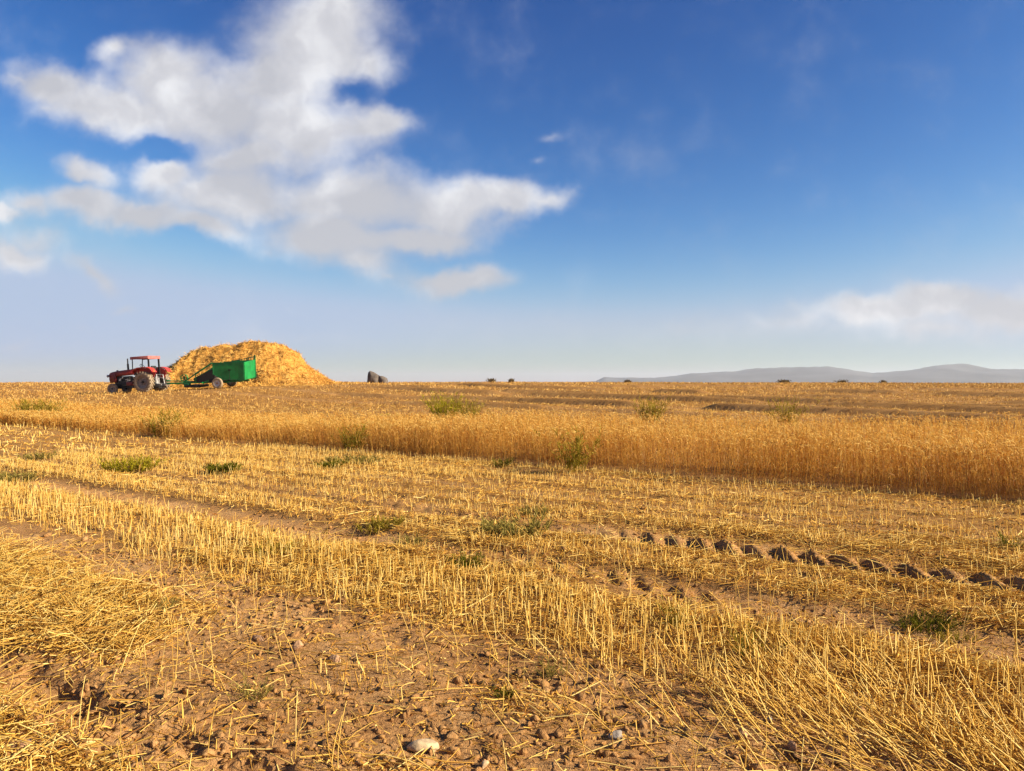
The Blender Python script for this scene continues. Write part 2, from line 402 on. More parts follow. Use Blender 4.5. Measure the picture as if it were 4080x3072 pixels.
# ------------------------------------------------------------------ strands
class Strands:
    def __init__(s): s.V = []; s.Q = []; s.T = []; s.n = 0
    def add(s, base, d, L, W, bend=None, segs=2, sides=3, prof=None, tint=None, flat_up=False):
        n = len(base)
        if n == 0: return None
        d = d/np.linalg.norm(d, axis=1, keepdims=True)
        t = np.linspace(0, 1, segs+1)
        C = base[:, None]+d[:, None]*(L[:, None]*t)[..., None]
        if bend is not None: C = C+bend[:, None]*(L[:, None]*t**2)[..., None]
        if flat_up:
            ref = np.tile([0., 0, 1.], (n, 1))
            s1 = np.cross(d, ref); s1 /= np.maximum(np.linalg.norm(s1, axis=1, keepdims=True), 1e-4)
        else:
            ref = rng.normal(size=(n, 3)); s1 = np.cross(d, ref); s1 /= np.maximum(np.linalg.norm(s1, axis=1, keepdims=True), 1e-4)
        s2 = np.cross(d, s1)
        p = np.ones(segs+1) if prof is None else np.array(prof, float)
        hw = (W[:, None]*p[None])*.5
        if sides == 2: offs = [s1, -s1]
        else: offs = [math.cos(2*math.pi*k/sides)*s1+math.sin(2*math.pi*k/sides)*s2 for k in range(sides)]
        V = np.stack([C+o[:, None]*hw[..., None] for o in offs], 2)     # n, segs+1, sides, 3
        k = sides; per = (segs+1)*k
        b = (np.arange(n)*per)[:, None]+s.n
        Q = []
        for g in range(segs):
            for e in range(k if k > 2 else 1):
                e2 = (e+1) % k
                Q.append(np.stack([g*k+e, g*k+e2, (g+1)*k+e2, (g+1)*k+e], -1) if False else np.array([g*k+e, g*k+e2, (g+1)*k+e2, (g+1)*k+e]))
        Q = np.array(Q)[None]+b[..., None]
        s.V.append(V.reshape(-1, 3)); s.Q.append(Q.reshape(-1, 4)); s.n += n*per
        if tint is None: tint = rng.random(n)
        s.T.append(np.repeat(tint, per))
        return C[:, -1]
    def build(s, name, m, parent=None, smooth=False):
        return mesh_np(name, np.concatenate(s.V), np.concatenate(s.Q), m, np.concatenate(s.T), None, smooth, parent)

def wedge(n, r0, r1, a0=-44, a1=44, p=1.0):
    """random points of the wedge in front; p=1 even per area, p=-1 even per log r"""
    q = rng.random(n)
    if p == -1: r = r0*(r1/r0)**q
    else: r = (r0**(p+1)+q*(r1**(p+1)-r0**(p+1)))**(1/(p+1))
    a = np.radians(rng.uniform(a0, a1, n))
    return r*np.sin(a), r*np.cos(a)
def P3(x, y, dz=0): return np.stack([x, y, ground_z(x, y)+dz], -1)
def horiz(n, el_lo, el_hi, az=None, spread=None):
    a = rng.uniform(0, 2*np.pi, n) if az is None else az+rng.normal(0, spread, n)
    e = np.radians(rng.uniform(el_lo, el_hi, n))
    return np.stack([np.cos(a)*np.cos(e), np.sin(a)*np.cos(e), np.sin(e)], -1)
def upright(n, tilt):
    a = rng.uniform(0, 2*np.pi, n); t = np.abs(rng.normal(0, tilt, n))
    return np.stack([np.cos(a)*np.sin(t), np.sin(a)*np.sin(t), np.cos(t)], -1)

def stub_density(x, y):
    u, w = uw(x, y); w = wob(u, w)
    d = .80+.8*(vn(x*.7, y*.7, 51)-.5)+1.1*(vn(u*1.4, w*4, 52)-.5)
    d = 1.15*d*(1-.85*furrow(u, w)*(w < 8))
    d = d*(1-np.clip(1.15*track_m(u, w), 0, 1))
    near = sstep(8.0, 8.7, w)
    d = d*(1-.80*near)+near*.8*sstep(.60, .72, vn(u*1.3, w*1.7, 53)+.10*sstep(4.5, 3, u)-.20*sstep(4.2, 5, u)*(w < 9.6)+.07*(w > 9.9))*(w > 8.55)
    d = d+.55*np.exp(-((w-7.42)/.50)**4)
    d = d*sstep(.0, .06, w)
    return np.clip(d, 0, 1.3)
def snap_rows(x, y, pitch=.155, jit=.022):
    u, w = uw(x, y); k = np.round(w/pitch)
    w2 = k*pitch+rng.normal(0, jit, len(w))
    return xy(u, np.where(rng.random(len(w)) < .8, w2, w))

def build_stubble():
    S = Strands()
    # near stubble
    for (n, r0, r1, sides, segs, wk) in ((21000, 2.4, 8.5, 3, 2, 1.0), (84000, 8.5, 19, 3, 1, 1.1), (52000, 19, 40, 2, 1, 1.9)):
        x, y = wedge(n, r0, r1, -45, 45, 1.0)
        if r0 < 19: x, y = snap_rows(x, y)
        keep = (rng.random(n) < stub_density(x, y)/1.3) & ~wheat_mask(x, y)
        u, w = uw(x, y)
        keep &= w > .0
        x, y = x[keep], y[keep]; n = len(x); u, w = uw(x, y)
        Lh = rng.uniform(.040, .128, n)*(1+(.55+.25*sstep(4.5, 7, u))*np.exp(-((w-7.42)/.52)**4)+.1*bump(w, 5.6, .3)-.5*bump(w, 5.2, .22)-.4*bump(w, 6.75, .15))*(1+.25*sstep(2, -4, u)*(w < 7)-.2*(w > 8.6)) 
        Lh *= 1+.6*(rng.random(n) < .03)
        W = rng.uniform(.0040, .0066, n)*wk
        d = upright(n, .30)
        d[:, 2] += 1.0*np.exp(-((w-7.42)/.52)**4); d /= np.linalg.norm(d, axis=1, keepdims=True)
        S.add(P3(x, y, -.01), d, Lh, W, horiz(n, -10, 10)*rng.uniform(0, .12, n)[:, None], segs, sides, [1.1]*segs+[.9], np.clip(rng.normal(.74, .28, n), 0, 1))
        # dead leaf bases at the foot of each stem
        k = rng.random(n) < .8
        nb = int(k.sum())
        S.add(P3(x[k]+rng.normal(0, .012, nb), y[k]+rng.normal(0, .012, nb), -.005), upright(nb, .7), Lh[k]*rng.uniform(.25, .6, nb), W[k]*1.5,
              horiz(nb, -30, 10)*.3, 1, 2, [1, .4], np.clip(rng.normal(.3, .2, nb), 0, 1))
    # long lodged straw at the right, leaning back along the rows
    n = 3900
    u = rng.uniform(-2, 10, n); w = rng.normal(7.72, .38, n)
    u = np.where(rng.random(n) < .6, rng.uniform(6, 11, n), u)
    x, y = xy(u, w)
    k = (np.hypot(x, y) > 2.3) & (rng.random(n) < (.15+.85*sstep(.35, .6, vn(u*1.2, w*2, 83)))*(.06+.94*sstep(5, 7.3, u)))
    x, y, u = x[k], y[k], u[k]; n = len(x)
    az = math.atan2(-U[1], -U[0])
    d = horiz(n, 8, 62, az, .55)
    L = rng.uniform(.11, .29, n)*(.75+.45*sstep(5, 9, u))
    S.add(P3(x, y, .0), d, L, rng.uniform(.0040, .0062, n), np.tile([0, 0, -.18], (n, 1))*rng.random((n, 1)), 3, 3, [1, 1, .95, .8], np.clip(rng.normal(.62, .22, n), 0, 1))
    # odd tall straws left standing
    x, y = wedge(520, 2.6, 7.5, -42, 42); n = len(x)
    S.add(P3(x, y), upright(n, .45), rng.uniform(.14, .30, n), rng.uniform(.003, .0045, n), horiz(n, -20, 10)*rng.uniform(0, .3, n)[:, None], 3, 3, None, np.clip(rng.normal(.7, .2, n), 0, 1))
    o = S.build('stubble', M_straw)
    tag(o, 'cut golden wheat stubble standing in rows across the mown field', 'stubble', kind='stuff')

def build_litter():
    S = Strands()
    for (n, r0, r1, lo, hi, wlo, whi, sides, segs) in (
        (56000, 2.3, 8.5, .04, .25, .0034, .0064, 3, 2), (52000, 8.5, 20, .06, .22, .0045, .0068, 2, 1), (30000, 20, 42, .10, .30, .008, .016, 2, 1)):
        x, y = wedge(n, r0, r1, -45, 45)
        c = straw_cover(x, y)
        k = (rng.random(n) < .08+c**1.5) & ~wheat_mask(x, y)
        x, y, c = x[k], y[k], c[k]; n = len(x)
        L = lo+(hi-lo)*rng.random(n)**1.8
        az = math.atan2(U[1], U[0])
        d = horiz(n, -4, 16)
        h2 = rng.random(n) < .45
        d[h2] = horiz(int(h2.sum()), -4, 14, az, .5)
        S.add(P3(x, y, .006+.03*c*rng.random(n)), d, L, rng.uniform(wlo, whi, n), horiz(n, -15, 10)*rng.uniform(0, .3, n)[:, None], segs, sides, None, np.clip(rng.normal(.6, .25, n), 0, 1))
    # thick mats of straw raked together by the combine at the left
    n = 40000
    kk = rng.random(n) < .66
    u = np.where(kk, rng.uniform(-5, 5.2, n), rng.uniform(1, 9.5, n)); w = np.where(kk, rng.normal(9.15, .32, n), rng.normal(10.3, .42, n))
    x, y = xy(u, w)
    mat_d = sstep(.40, .60, fbm(u*.9, w*1.6, 88, 3)+.12*sstep(4.2, 2.5, u)*(w < 9.6)-.35*sstep(4.1, 5.0, u)*(w < 9.6))
    k = (np.hypot(x, y) > 2.2) & (rng.random(n) < mat_d*(1-.92*np.exp(-(np.abs(w-9.8)/.20)**4))) & (np.abs(np.degrees(np.arctan2(x, y))) < 45) & (y > 0)
    x, y, mat_d = x[k], y[k], mat_d[k]; n = len(x)
    S.add(P3(x, y, .004+.05*mat_d*rng.random(n)), horiz(n, -12, 28), .03+.21*rng.random(n)**2.2, rng.uniform(.0030, .0060, n), horiz(n, -30, 15)*rng.uniform(0, .5, n)[:, None], 2, 3, None, np.clip(rng.normal(.48, .32, n), 0, 1))  # tints darkened to give the mats a shadowed look
    # curled leaf blades
    n = 9000
    x, y = wedge(n, 2.3, 9); c = straw_cover(x, y); k = rng.random(n) < .1+c; x, y = x[k], y[k]; n = len(x)
    S.add(P3(x, y, .004), horiz(n, 0, 40), rng.uniform(.03, .11, n), rng.uniform(.004, .008, n), np.tile([0, 0, -.6], (n, 1))*rng.random((n, 1)), 3, 2, [.6, 1, .9, .3], np.clip(rng.normal(.5, .3, n), 0, 1))
    o = S.build('loose_straw', M_straw)
    tag(o, 'loose yellow straws lying scattered over the soil between the rows', 'loose straw', kind='stuff')
    # chaff crumbs
    S = Strands()
    for (n, r0, r1, hi, wk) in ((250000, 2.3, 7.5, .045, 1.0), (100000, 7.5, 17, .07, 1.7), (30000, 17, 32, .12, 3)):
        x, y = wedge(n, r0, r1, -45, 45)
        c = straw_cover(x, y); k = (rng.random(n) < .10+1.2*c**1.6) & ~wheat_mask(x, y); x, y, c = x[k], y[k], c[k]; n = len(x)
        S.add(P3(x, y, .002+.028*c*rng.random(n)), horiz(n, -25, 45), rng.uniform(.010, hi, n), rng.uniform(.0025, .006, n)*wk,
              horiz(n, -30, 30)*rng.uniform(0, .4, n)[:, None], 1, 2, None, np.clip(rng.normal(.45, .28, n), 0, 1))
    o = S.build('chaff', M_chaff)
    tag(o, 'short broken chaff bits strewn on the ground under the stubble', 'chaff', kind='stuff')

def build_wheat():
    S = Strands()
    def field(n, u0, u1, w0, w1, front):
        u = rng.uniform(u0, u1, n); w = rng.uniform(w0, w1, n)
        x, y = xy(u, w); a = np.degrees(np.arctan2(x, y))
        k = wheat_mask(x, y) & (np.abs(a) < 47) & (y > 2)
        # thinner stands
        k &= rng.random(n) < (.68+.75*(vn(x*.6, y*.6, 77)-.4))*(.25+.5*sstep(-1, 5, u)+(.75-.5*sstep(-1, 5, u))*sstep(.05, -1.3, w+.5*(vn(x*1.1, y*1.1, 76)-.5)))
        x, y = x[k], y[k]; n = len(x)
        base = P3(x, y, -.01)
        L = rng.normal(.61, .075, n)*(.84+.22*vn(x*.35, y*.35, 78)+.16*vn(x*1.3, y*1.3, 79)); L = np.clip(L, .35, .9)*(1-.50*sstep(1, -18, u[k]))
        la = 4*np.pi*vn(x*.28, y*.28, 74); lm = .34*np.maximum(0, vn(x*.5, y*.5, 75)-.35)
        d = upright(n, .12)+np.stack([np.cos(la)*lm-.05, np.sin(la)*lm-.03, 0*lm], -1); d /= np.linalg.norm(d, axis=1, keepdims=True)
        bend = horiz(n, -15, 5)*rng.uniform(.0, .22, n)[:, None]
        tint = np.clip(rng.normal(.52, .22, n), 0, 1)
        dist = np.hypot(x, y); W = np.maximum(.0034, dist*.00022)*rng.uniform(.8, 1.3, n)
        tip = S.add(base, d, L, W, bend, 3 if front else 2, 3 if front else 2, None, tint*.9)
        # drooping ear
        ed = d+bend*2.0; ea = rng.uniform(0, 2*np.pi, n)
        lean = np.stack([np.cos(ea), np.sin(ea), np.zeros(n)], -1)+np.array([-.45, -.2, 0])
        ed = ed+lean*rng.uniform(.1, 1.1, n)[:, None]; ed /= np.linalg.norm(ed, axis=1, keepdims=True)
        eb = lean*.3+np.stack([np.zeros(n), np.zeros(n), -rng.uniform(.05, .95, n)], -1)
        EW = np.maximum(.0105, dist*.0006)
        S.add(tip, ed, rng.uniform(.065, .11, n), EW, eb, 3, 3, [.45, 1, .85, .15], np.clip(tint+rng.normal(.24, .12, n), 0, 1))
        # leaves
        for fr in ((.35, .7) if front else (.75,)):
            k = rng.random(n) < .75; m = int(k.sum())
            f = rng.uniform(fr-.15, fr+.2, m)
            pb = base[k]+d[k]*(L[k]*f)[:, None]+bend[k]*(L[k]*f**2)[:, None]
            S.add(pb, upright(m, .8), rng.uniform(.10, .22, m), np.maximum(.007, dist[k]*.0005), np.tile([0, 0, -.9], (m, 1))*rng.random((m, 1))+horiz(m, -10, 10)*.2, 2, 2, [1, .8, .15], np.clip(tint[k]-.12+rng.normal(0, .15, m), 0, 1))
    field(58000, -42, 14, -2.2, .3, True)
    field(95000, -46, 22, -22, -2.2, False)
    o = S.build('standing_wheat', M_wheat)
    tag(o, 'standing ripe golden wheat with drooping ears in a strip across the field', 'wheat', kind='stuff')

def build_far_stubble():
    S = Strands()
    n = 130000
    x, y = wedge(n, 19, 132, -44, 44, -.25)
    u, w = uw(x, y)
    t = track_m(u, w)
    k = (w < -1.0) & ~wheat_mask(x, y) & (y > np.interp(x, *Y_BACK)-.3) & (rng.random(n) < (1-.9*t)*(.62+.7*(fbm(u*.25, w*.6, 64, 3)-.4)))
    x, y, u, w = x[k], y[k], u[k], w[k]; n = len(x); r = np.hypot(x, y)
    Lh = rng.uniform(.08, .19, n)*(1+.5*(vn(u*.06, w*.35, 66)-.3))*(1-.5*np.clip(t[k], 0, 1))
    S.add(P3(x, y, -.01), upright(n, .35), Lh, np.maximum(.006, r*.00042)*rng.uniform(.7, 1.4, n), horiz(n, -20, 5)*rng.uniform(0, .5, n)[:, None], 1, 2, [1, .7], np.clip(rng.normal(.5, .24, n)+.4*(vn(u*.05, w*.4, 67)-.5), 0, 1))
    m = n//2
    x, y = x[:m]+rng.normal(0, .2, m), y[:m]+rng.normal(0, .2, m)
    S.add(P3(x, y, .01), horiz(m, 0, 25), rng.uniform(.1, .35, m), np.maximum(.008, r[:m]*.0004), None, 1, 2, None, np.clip(rng.normal(.4, .25, m), 0, 1))
    o = S.build('far_stubble', M_straw_far)
    tag(o, 'distant straw stubble behind the standing wheat up to the skyline', 'stubble', kind='stuff')

# lumps of soil
def ico(sub=1):
    bm = bmesh.new(); bmesh.ops.create_icosphere(bm, subdivisions=sub, radius=1)
    V = np.array([v.co[:] for v in bm.verts]); F = np.array([[v.index for v in f.verts] for f in bm.faces]); bm.free(); return V, F
def build_crumbs():
    V0, F0 = ico(1)
    n = 60000
    x, y = wedge(n, 2.3, 9.5, -45, 45, .4)
    u, w = uw(x, y); ww = wob(u, w)
    p = .10+.9*bump(ww, 9.75, .28)+.5*bump(ww, 8.25, .35)+.35*bump(ww, 9.0, .4)+.25*bump(ww, 10.6, .5)+.3*bump(ww, 6.2, .3)+.25*bump(ww, 4.6, .3)
    p = p*(.35+1.3*sstep(.4, .65, vn(x*2.2, y*2.2, 31)))
    k = rng.random(n) < p; x, y = x[k], y[k]; n = len(x)
    s = .0030+.022*rng.random(n)**8
    A = rng.normal(size=(n, 3, 3))*.36+np.eye(3)[None]
    jit = 1+rng.normal(0, .24, (n, len(V0), 1))
    V = np.einsum('nij,vj->nvi', A, V0)*jit*s[:, None, None]
    V[..., 2] *= .75
    V += P3(x, y)[:, None]+np.stack([0*s, 0*s, s*.25], -1)[:, None]
    F = F0[None]+(np.arange(n)*len(V0))[:, None, None]
    o = mesh_np('soil_crumbs', V, None, M_soil, np.zeros(n*len(V0)), F)
    tag(o, 'small dry lumps of brown soil scattered along the wheel tracks', 'soil crumbs', kind='stuff')

build_stubble(); build_litter(); build_wheat(); build_far_stubble(); build_crumbs()

# ------------------------------------------------------------------ stones and clods
def ray_ground(sx, sy, zoff=0.0):
    """the ground point that the photo pixel (of 4080 x 3072) looks at"""
    dx = (sx-2040)/3.984/773; dz = -(sy-1525)/3.984/773
    Y = 2.0
    prev = 2.0
    while Y < 130:
        if EYE+dz*Y < float(ground_z(np.array([dx*Y]), np.array([Y]))[0])+zoff: break
        prev = Y; Y *= 1.004
    return dx*Y, Y
M_stone_pale = mat('pale_stone', (.44, .31, .17), .9, .25, 30, bump=.4)
M_stone_grey = mat('grey_stone', (.24, .20, .16), .85, .4, 40, bump=.5)
M_clod = mat('clod_soil', (.40, .23, .115), .95, .3, 40, bump=.6)
def stone(name, sx, sy, size, m, label, cat, seed, rot=0, sink=.35):
    r_ = np.random.default_rng(seed)
    V, F = ico(3)
    n1 = vn(V[:, 0]*1.4+seed, V[:, 1]*1.4+V[:, 2]*.9, seed)-.5
    n2 = vn(V[:, 0]*4+seed, V[:, 1]*4+V[:, 2]*3, seed+5)-.5
    # flat facets: cut by a few random planes
    V = V*(1+.5*n1+.12*n2)[:, None]
    for _ in range(7):
        p = r_.normal(size=3); p /= np.linalg.norm(p); d = V@p; lim = r_.uniform(.55, .85)
        V = V-np.maximum(d-lim, 0)[:, None]*p[None]
    V = V*np.array(size)[None]/2
    x, y = ray_ground(sx, sy); z = float(ground_z(np.array([x]), np.array([y]))[0])
    o = mesh_np(name, V, None, m, None, F)
    o.location = (x, y, z+size[2]*(.5-sink)); o.rotation_euler = (r_.uniform(-.2, .2), r_.uniform(-.2, .2), rot)
    tag(o, label, cat)
stone('stone', 1690, 2985, (.125, .105, .07), M_stone_pale, 'largest pale flat-topped stone half sunk in bare soil at the bottom edge', 'stone', 3, .3)
stone('stone', 1930, 3055, (.045, .03, .035), M_stone_pale, 'little pale angular stone at the very bottom edge right of the flat-topped stone', 'stone', 5, 1.0)
stone('stone', 2455, 2945, (.062, .04, .042), M_stone_grey, 'grey stone in a dark hollow crossed by a straw', 'stone', 9, .2)
stone('stone', 3065, 2875, (.05, .03, .024), M_stone_grey, 'light grey stone under leaning straw at lower right', 'stone', 12, .5)
stone('soil_clod', 1185, 2590, (.062, .05, .058), M_clod, 'upright brown soil clod casting a black shadow on the bare track', 'clod', 21, .8, .2)
stone('soil_clod', 1335, 2640, (.07, .06, .05), M_clod, 'round brown soil clod beside a bent straw on the bare track', 'clod', 22, 0, .3)
stone('soil_clod', 1030, 2552, (.10, .05, .035), M_clod, 'long low brown soil clod at the straw edge of the bare track', 'clod', 23, -.3, .3)
stone('soil_clod', 2965, 2945, (.045, .04, .05), M_clod, 'pale round soil clod among crumbs in the dark furrow at lower right', 'clod', 24, 0, .2)
stone('soil_clod', 3160, 3000, (.05, .035, .05), M_clod, 'pointed soil clod on the furrow edge at the lower right bottom', 'clod', 26, 0, .2)
stone('soil_clod', 75, 2985, (.13, .09, .05), M_clod, 'broad soil clod in the lower left corner', 'clod', 27, .6, .3)

# ------------------------------------------------------------------ weeds
M_weed = {}
def weed_mat(key, cols):
    if key not in M_weed: M_weed[key] = straw_mat('weed_'+key, cols, .35, False)
    return M_weed[key]
GREEN = {'bright': [(.12,.10,.006),(.24,.20,.010),(.36,.30,.02),(.50,.40,.05)],
         'dark': [(.045,.045,.004),(.09,.088,.007),(.15,.14,.012),(.26,.21,.03)],
         'olive': [(.13,.095,.010),(.22,.165,.016),(.32,.24,.03),(.46,.33,.06)],
         'sage': [(.14,.105,.022),(.22,.175,.038),(.32,.25,.06),(.46,.35,.10)],
         'dry': [(.07,.045,.02),(.12,.08,.035),(.17,.12,.05),(.24,.16,.07)]}
def weed(name, sx, sy, rx, ry, h, key, label, n=40, cat='weed', leaf=.02, spread=.8, group=None):
    x, y = ray_ground(sx, sy)
    S = Strands(); rx *= .85; h *= .9
    a = rng.uniform(0, 2*np.pi, n); q = np.sqrt(rng.random(n))*.45
    bx = rx*q*np.cos(a); by = ry*q*np.sin(a)
    gz = ground_z(x+bx, y+by)
    base = np.stack([bx, by, gz-float(base_z(np.array([x]), np.array([y]))[0])-.005], -1)
    out = np.stack([bx/rx, by/ry, 0*bx], -1)*2.2*spread
    d = upright(n, .35)+out; d /= np.linalg.norm(d, axis=1, keepdims=True)
    L = h*rng.uniform(.6, 1.15, n)/np.maximum(d[:, 2], .45)
    dist = math.hypot(x, y); w0 = max(.0022, dist*.00018)
    bend = horiz(n, -30, 10)*rng.uniform(0, .35, n)[:, None]
    S.add(base, d, L, np.full(n, w0*1.3), bend, 3, 3, [1, .8, .6, .3], rng.random(n)*.6)
    for k in range(14):
        t = rng.uniform(.15, 1, n)
        pb = base+d*(L*t)[:, None]+bend*(L*t**2)[:, None]
        ld = upright(n, 1.1)+d*.6
        S.add(pb, ld, rng.uniform(.5, 1.5, n)*leaf*(1+h), np.full(n, max(leaf*.22, dist*.00035)), horiz(n, -40, 20)*.4, 2, 2, [.6, 1, .2], np.clip(rng.random(n)*.7+.35*t-.1, 0, 1))
    o = S.build(name, weed_mat(key, GREEN[key]))
    o.location = (x, y, float(base_z(np.array([x]), np.array([y]))[0]))
    tag(o, label, cat, group)
weed('weed', 515, 1885, .95, .6, .26, 'bright', 'bright yellow-green bushy weed sprawling on the stubble at left', 110, leaf=.05)
weed('weed', 3690, 2520, .42, .22, .10, 'dark', 'dark green low weed clump beside the lug prints at right', 120, leaf=.016)
weed('weed', 3790, 2560, .35, .15, .06, 'olive', 'olive weed trailing to the right of the dark green clump', 50, leaf=.014)
weed('weed', 2985, 2620, .12, .10, .16, 'olive', 'feathery olive weed standing in the straw at lower right', 45, leaf=.016)
weed('weed', 2700, 2510, .13, .12, .17, 'olive', 'feathery green weed left of the leaning straw on the right', 40, leaf=.016)
weed('weed', 1855, 2265, .28, .2, .14, 'dark', 'fresh green weed tuft at the edge of the middle wheel track', 60, leaf=.022)
weed('weed', 1640, 2180, .3, .2, .12, 'sage', 'grey-green feathery weed left of the fresh tuft by the wheel track', 50, leaf=.02)
weed('grass_tuft', 2050, 2140, .8, .5, .15, 'sage', 'wide grey-green grass tuft mixed with pale stubble in mid field', 70, 'grass tuft', leaf=.05, spread=.5)
weed('weed', 1510, 2110, .55, .3, .10, 'olive', 'dark green weed patch above the middle wheel track left of centre', 70, leaf=.03)
weed('weed', 2130, 2060, .35, .25, .12, 'sage', 'small sage-coloured weed behind the wide grass tuft', 45, leaf=.03)
weed('weed', 1410, 1850, 1.1, .5, .15, 'sage', 'grey-green weed patch in front of the wheat edge left of centre', 80, leaf=.05)
weed('weed', 1310, 1868, .5, .3, .16, 'dark', 'little dark weed left of the patch at the wheat edge', 50, leaf=.04)
weed('weed', 2000, 1862, .3, .2, .16, 'dark', 'small green weed at the foot of the wheat in the centre', 40, leaf=.03)
weed('weed', 1010, 2785, .12, .08, .10, 'sage', 'wispy grey-green weed on bare soil at lower left', 30, leaf=.014)
weed('weed', 2015, 2785, .08, .06, .045, 'dark', 'tiny round green weed on the bare soil near the bottom', 36, leaf=.012)
weed('weed', 660, 2425, .14, .10, .08, 'sage', 'faint grey weed among loose straw on the left', 26, leaf=.014)
weed('weed', 1085, 2210, .32, .2, .14, 'olive', 'pale olive weed amid stubble rows left of centre', 40, leaf=.02)
weed('weed', 2210, 2700, .16, .1, .09, 'sage', 'spindly grey weed beside the dark hollows low in the middle', 30, leaf=.014)
weed('weed', 890, 1880, .6, .3, .14, 'dark', 'dark green weed right of the bright bushy weed', 80, leaf=.05)
weed('weed', 45, 1920, .9, .5, .16, 'sage', 'dull green weed patch at the left picture edge', 80, leaf=.045)
weed('weed', 145, 1832, .9, .4, .14, 'sage', 'thin dull weed behind the patch at the left picture edge', 50, leaf=.045)
weed('weed', 4040, 2190, .18, .14, .14, 'dark', 'green weed in the stubble at the right picture edge', 30, leaf=.02)
# weeds growing in or over the wheat
weed('weed', 2292, 1888, .35, .3, .75, 'olive', 'tall olive weed standing inside the wheat front right of centre', 40, leaf=.06, spread=.25)
weed('weed', 1400, 1803, .55, .4, .60, 'olive', 'tall olive weed at the wheat front left of centre', 45, leaf=.06, spread=.3)
weed('weed', 1775, 1690, .85, .6, 1.12, 'bright', 'round bright green bush rising above the wheat in the centre', 90, leaf=.08, spread=.35)
weed('weed', 1870, 1690, .7, .5, .95, 'olive', 'fainter green bush right of the round bright one above the wheat', 45, leaf=.08, spread=.35)
weed('weed', 2590, 1690, .8, .6, .95, 'olive', 'olive weed poking out of the wheat right of centre', 55, leaf=.08, spread=.35)
weed('weed', 3130, 1700, .8, .6, .92, 'olive', 'low olive weed at the back of the wheat on the right', 40, leaf=.08, spread=.35)
weed('weed', 150, 1668, 2.2, .9, .78, 'olive', 'wide greenish weed stand inside the wheat at far left', 90, leaf=.09, spread=.35)
weed('weed', 655, 1738, .7, .5, .75, 'olive', 'yellowish weed in the wheat below the tractor', 40, leaf=.08, spread=.3)
# dark shrubs on the skyline
def shrub(sx, sy, w, h, dist, label):
    dx = (sx-2040)/3.984/773; x = dx*dist; y = dist
    z = float(base_z(np.array([x]), np.array([y]))[0])
    S = Strands(); n = 260
    p = rng.normal(size=(n, 3))*np.array([w*.28, w*.28, h*.25])+np.array([0, 0, h*.45]); p[:, 2] = np.abs(p[:, 2])
    S.add(p, upright(n, 1.0), rng.uniform(.12, .35, n), rng.uniform(.05, .10, n), horiz(n, -20, 20)*.3, 2, 2, [.6, 1, .3], rng.random(n))
    S.add(np.zeros((30, 3)), upright(30, .7), rng.uniform(.5, 1, 30)*h, np.full(30, .03), None, 2, 3, None, rng.random(30)*.3)
    o = S.build('shrub', weed_mat('dry', GREEN['dry'])); o.location = (x, y, z-.03)
    tag(o, label, 'shrub', 'dry shrubs along the skyline')
shrub(1958, 1525, 1.0, .55, 108, 'dark dry shrub on the skyline nearest right of the tent')
shrub(2037, 1524, .6, .4, 108, 'second dark dry shrub right of the tent on the skyline')
shrub(3125, 1525, 1.4, .35, 104, 'wide low dry shrub on the skyline under the hills')
shrub(3355, 1526, 1.2, .3, 104, 'flat dry shrub right of the widest skyline shrub under the hills')
shrub(2500, 1522, .7, .3, 106, 'small dry shrub on the skyline left of the hills')
shrub(3520, 1527, .6, .3, 104, 'rightmost dark dry shrub on the skyline under the high hill')

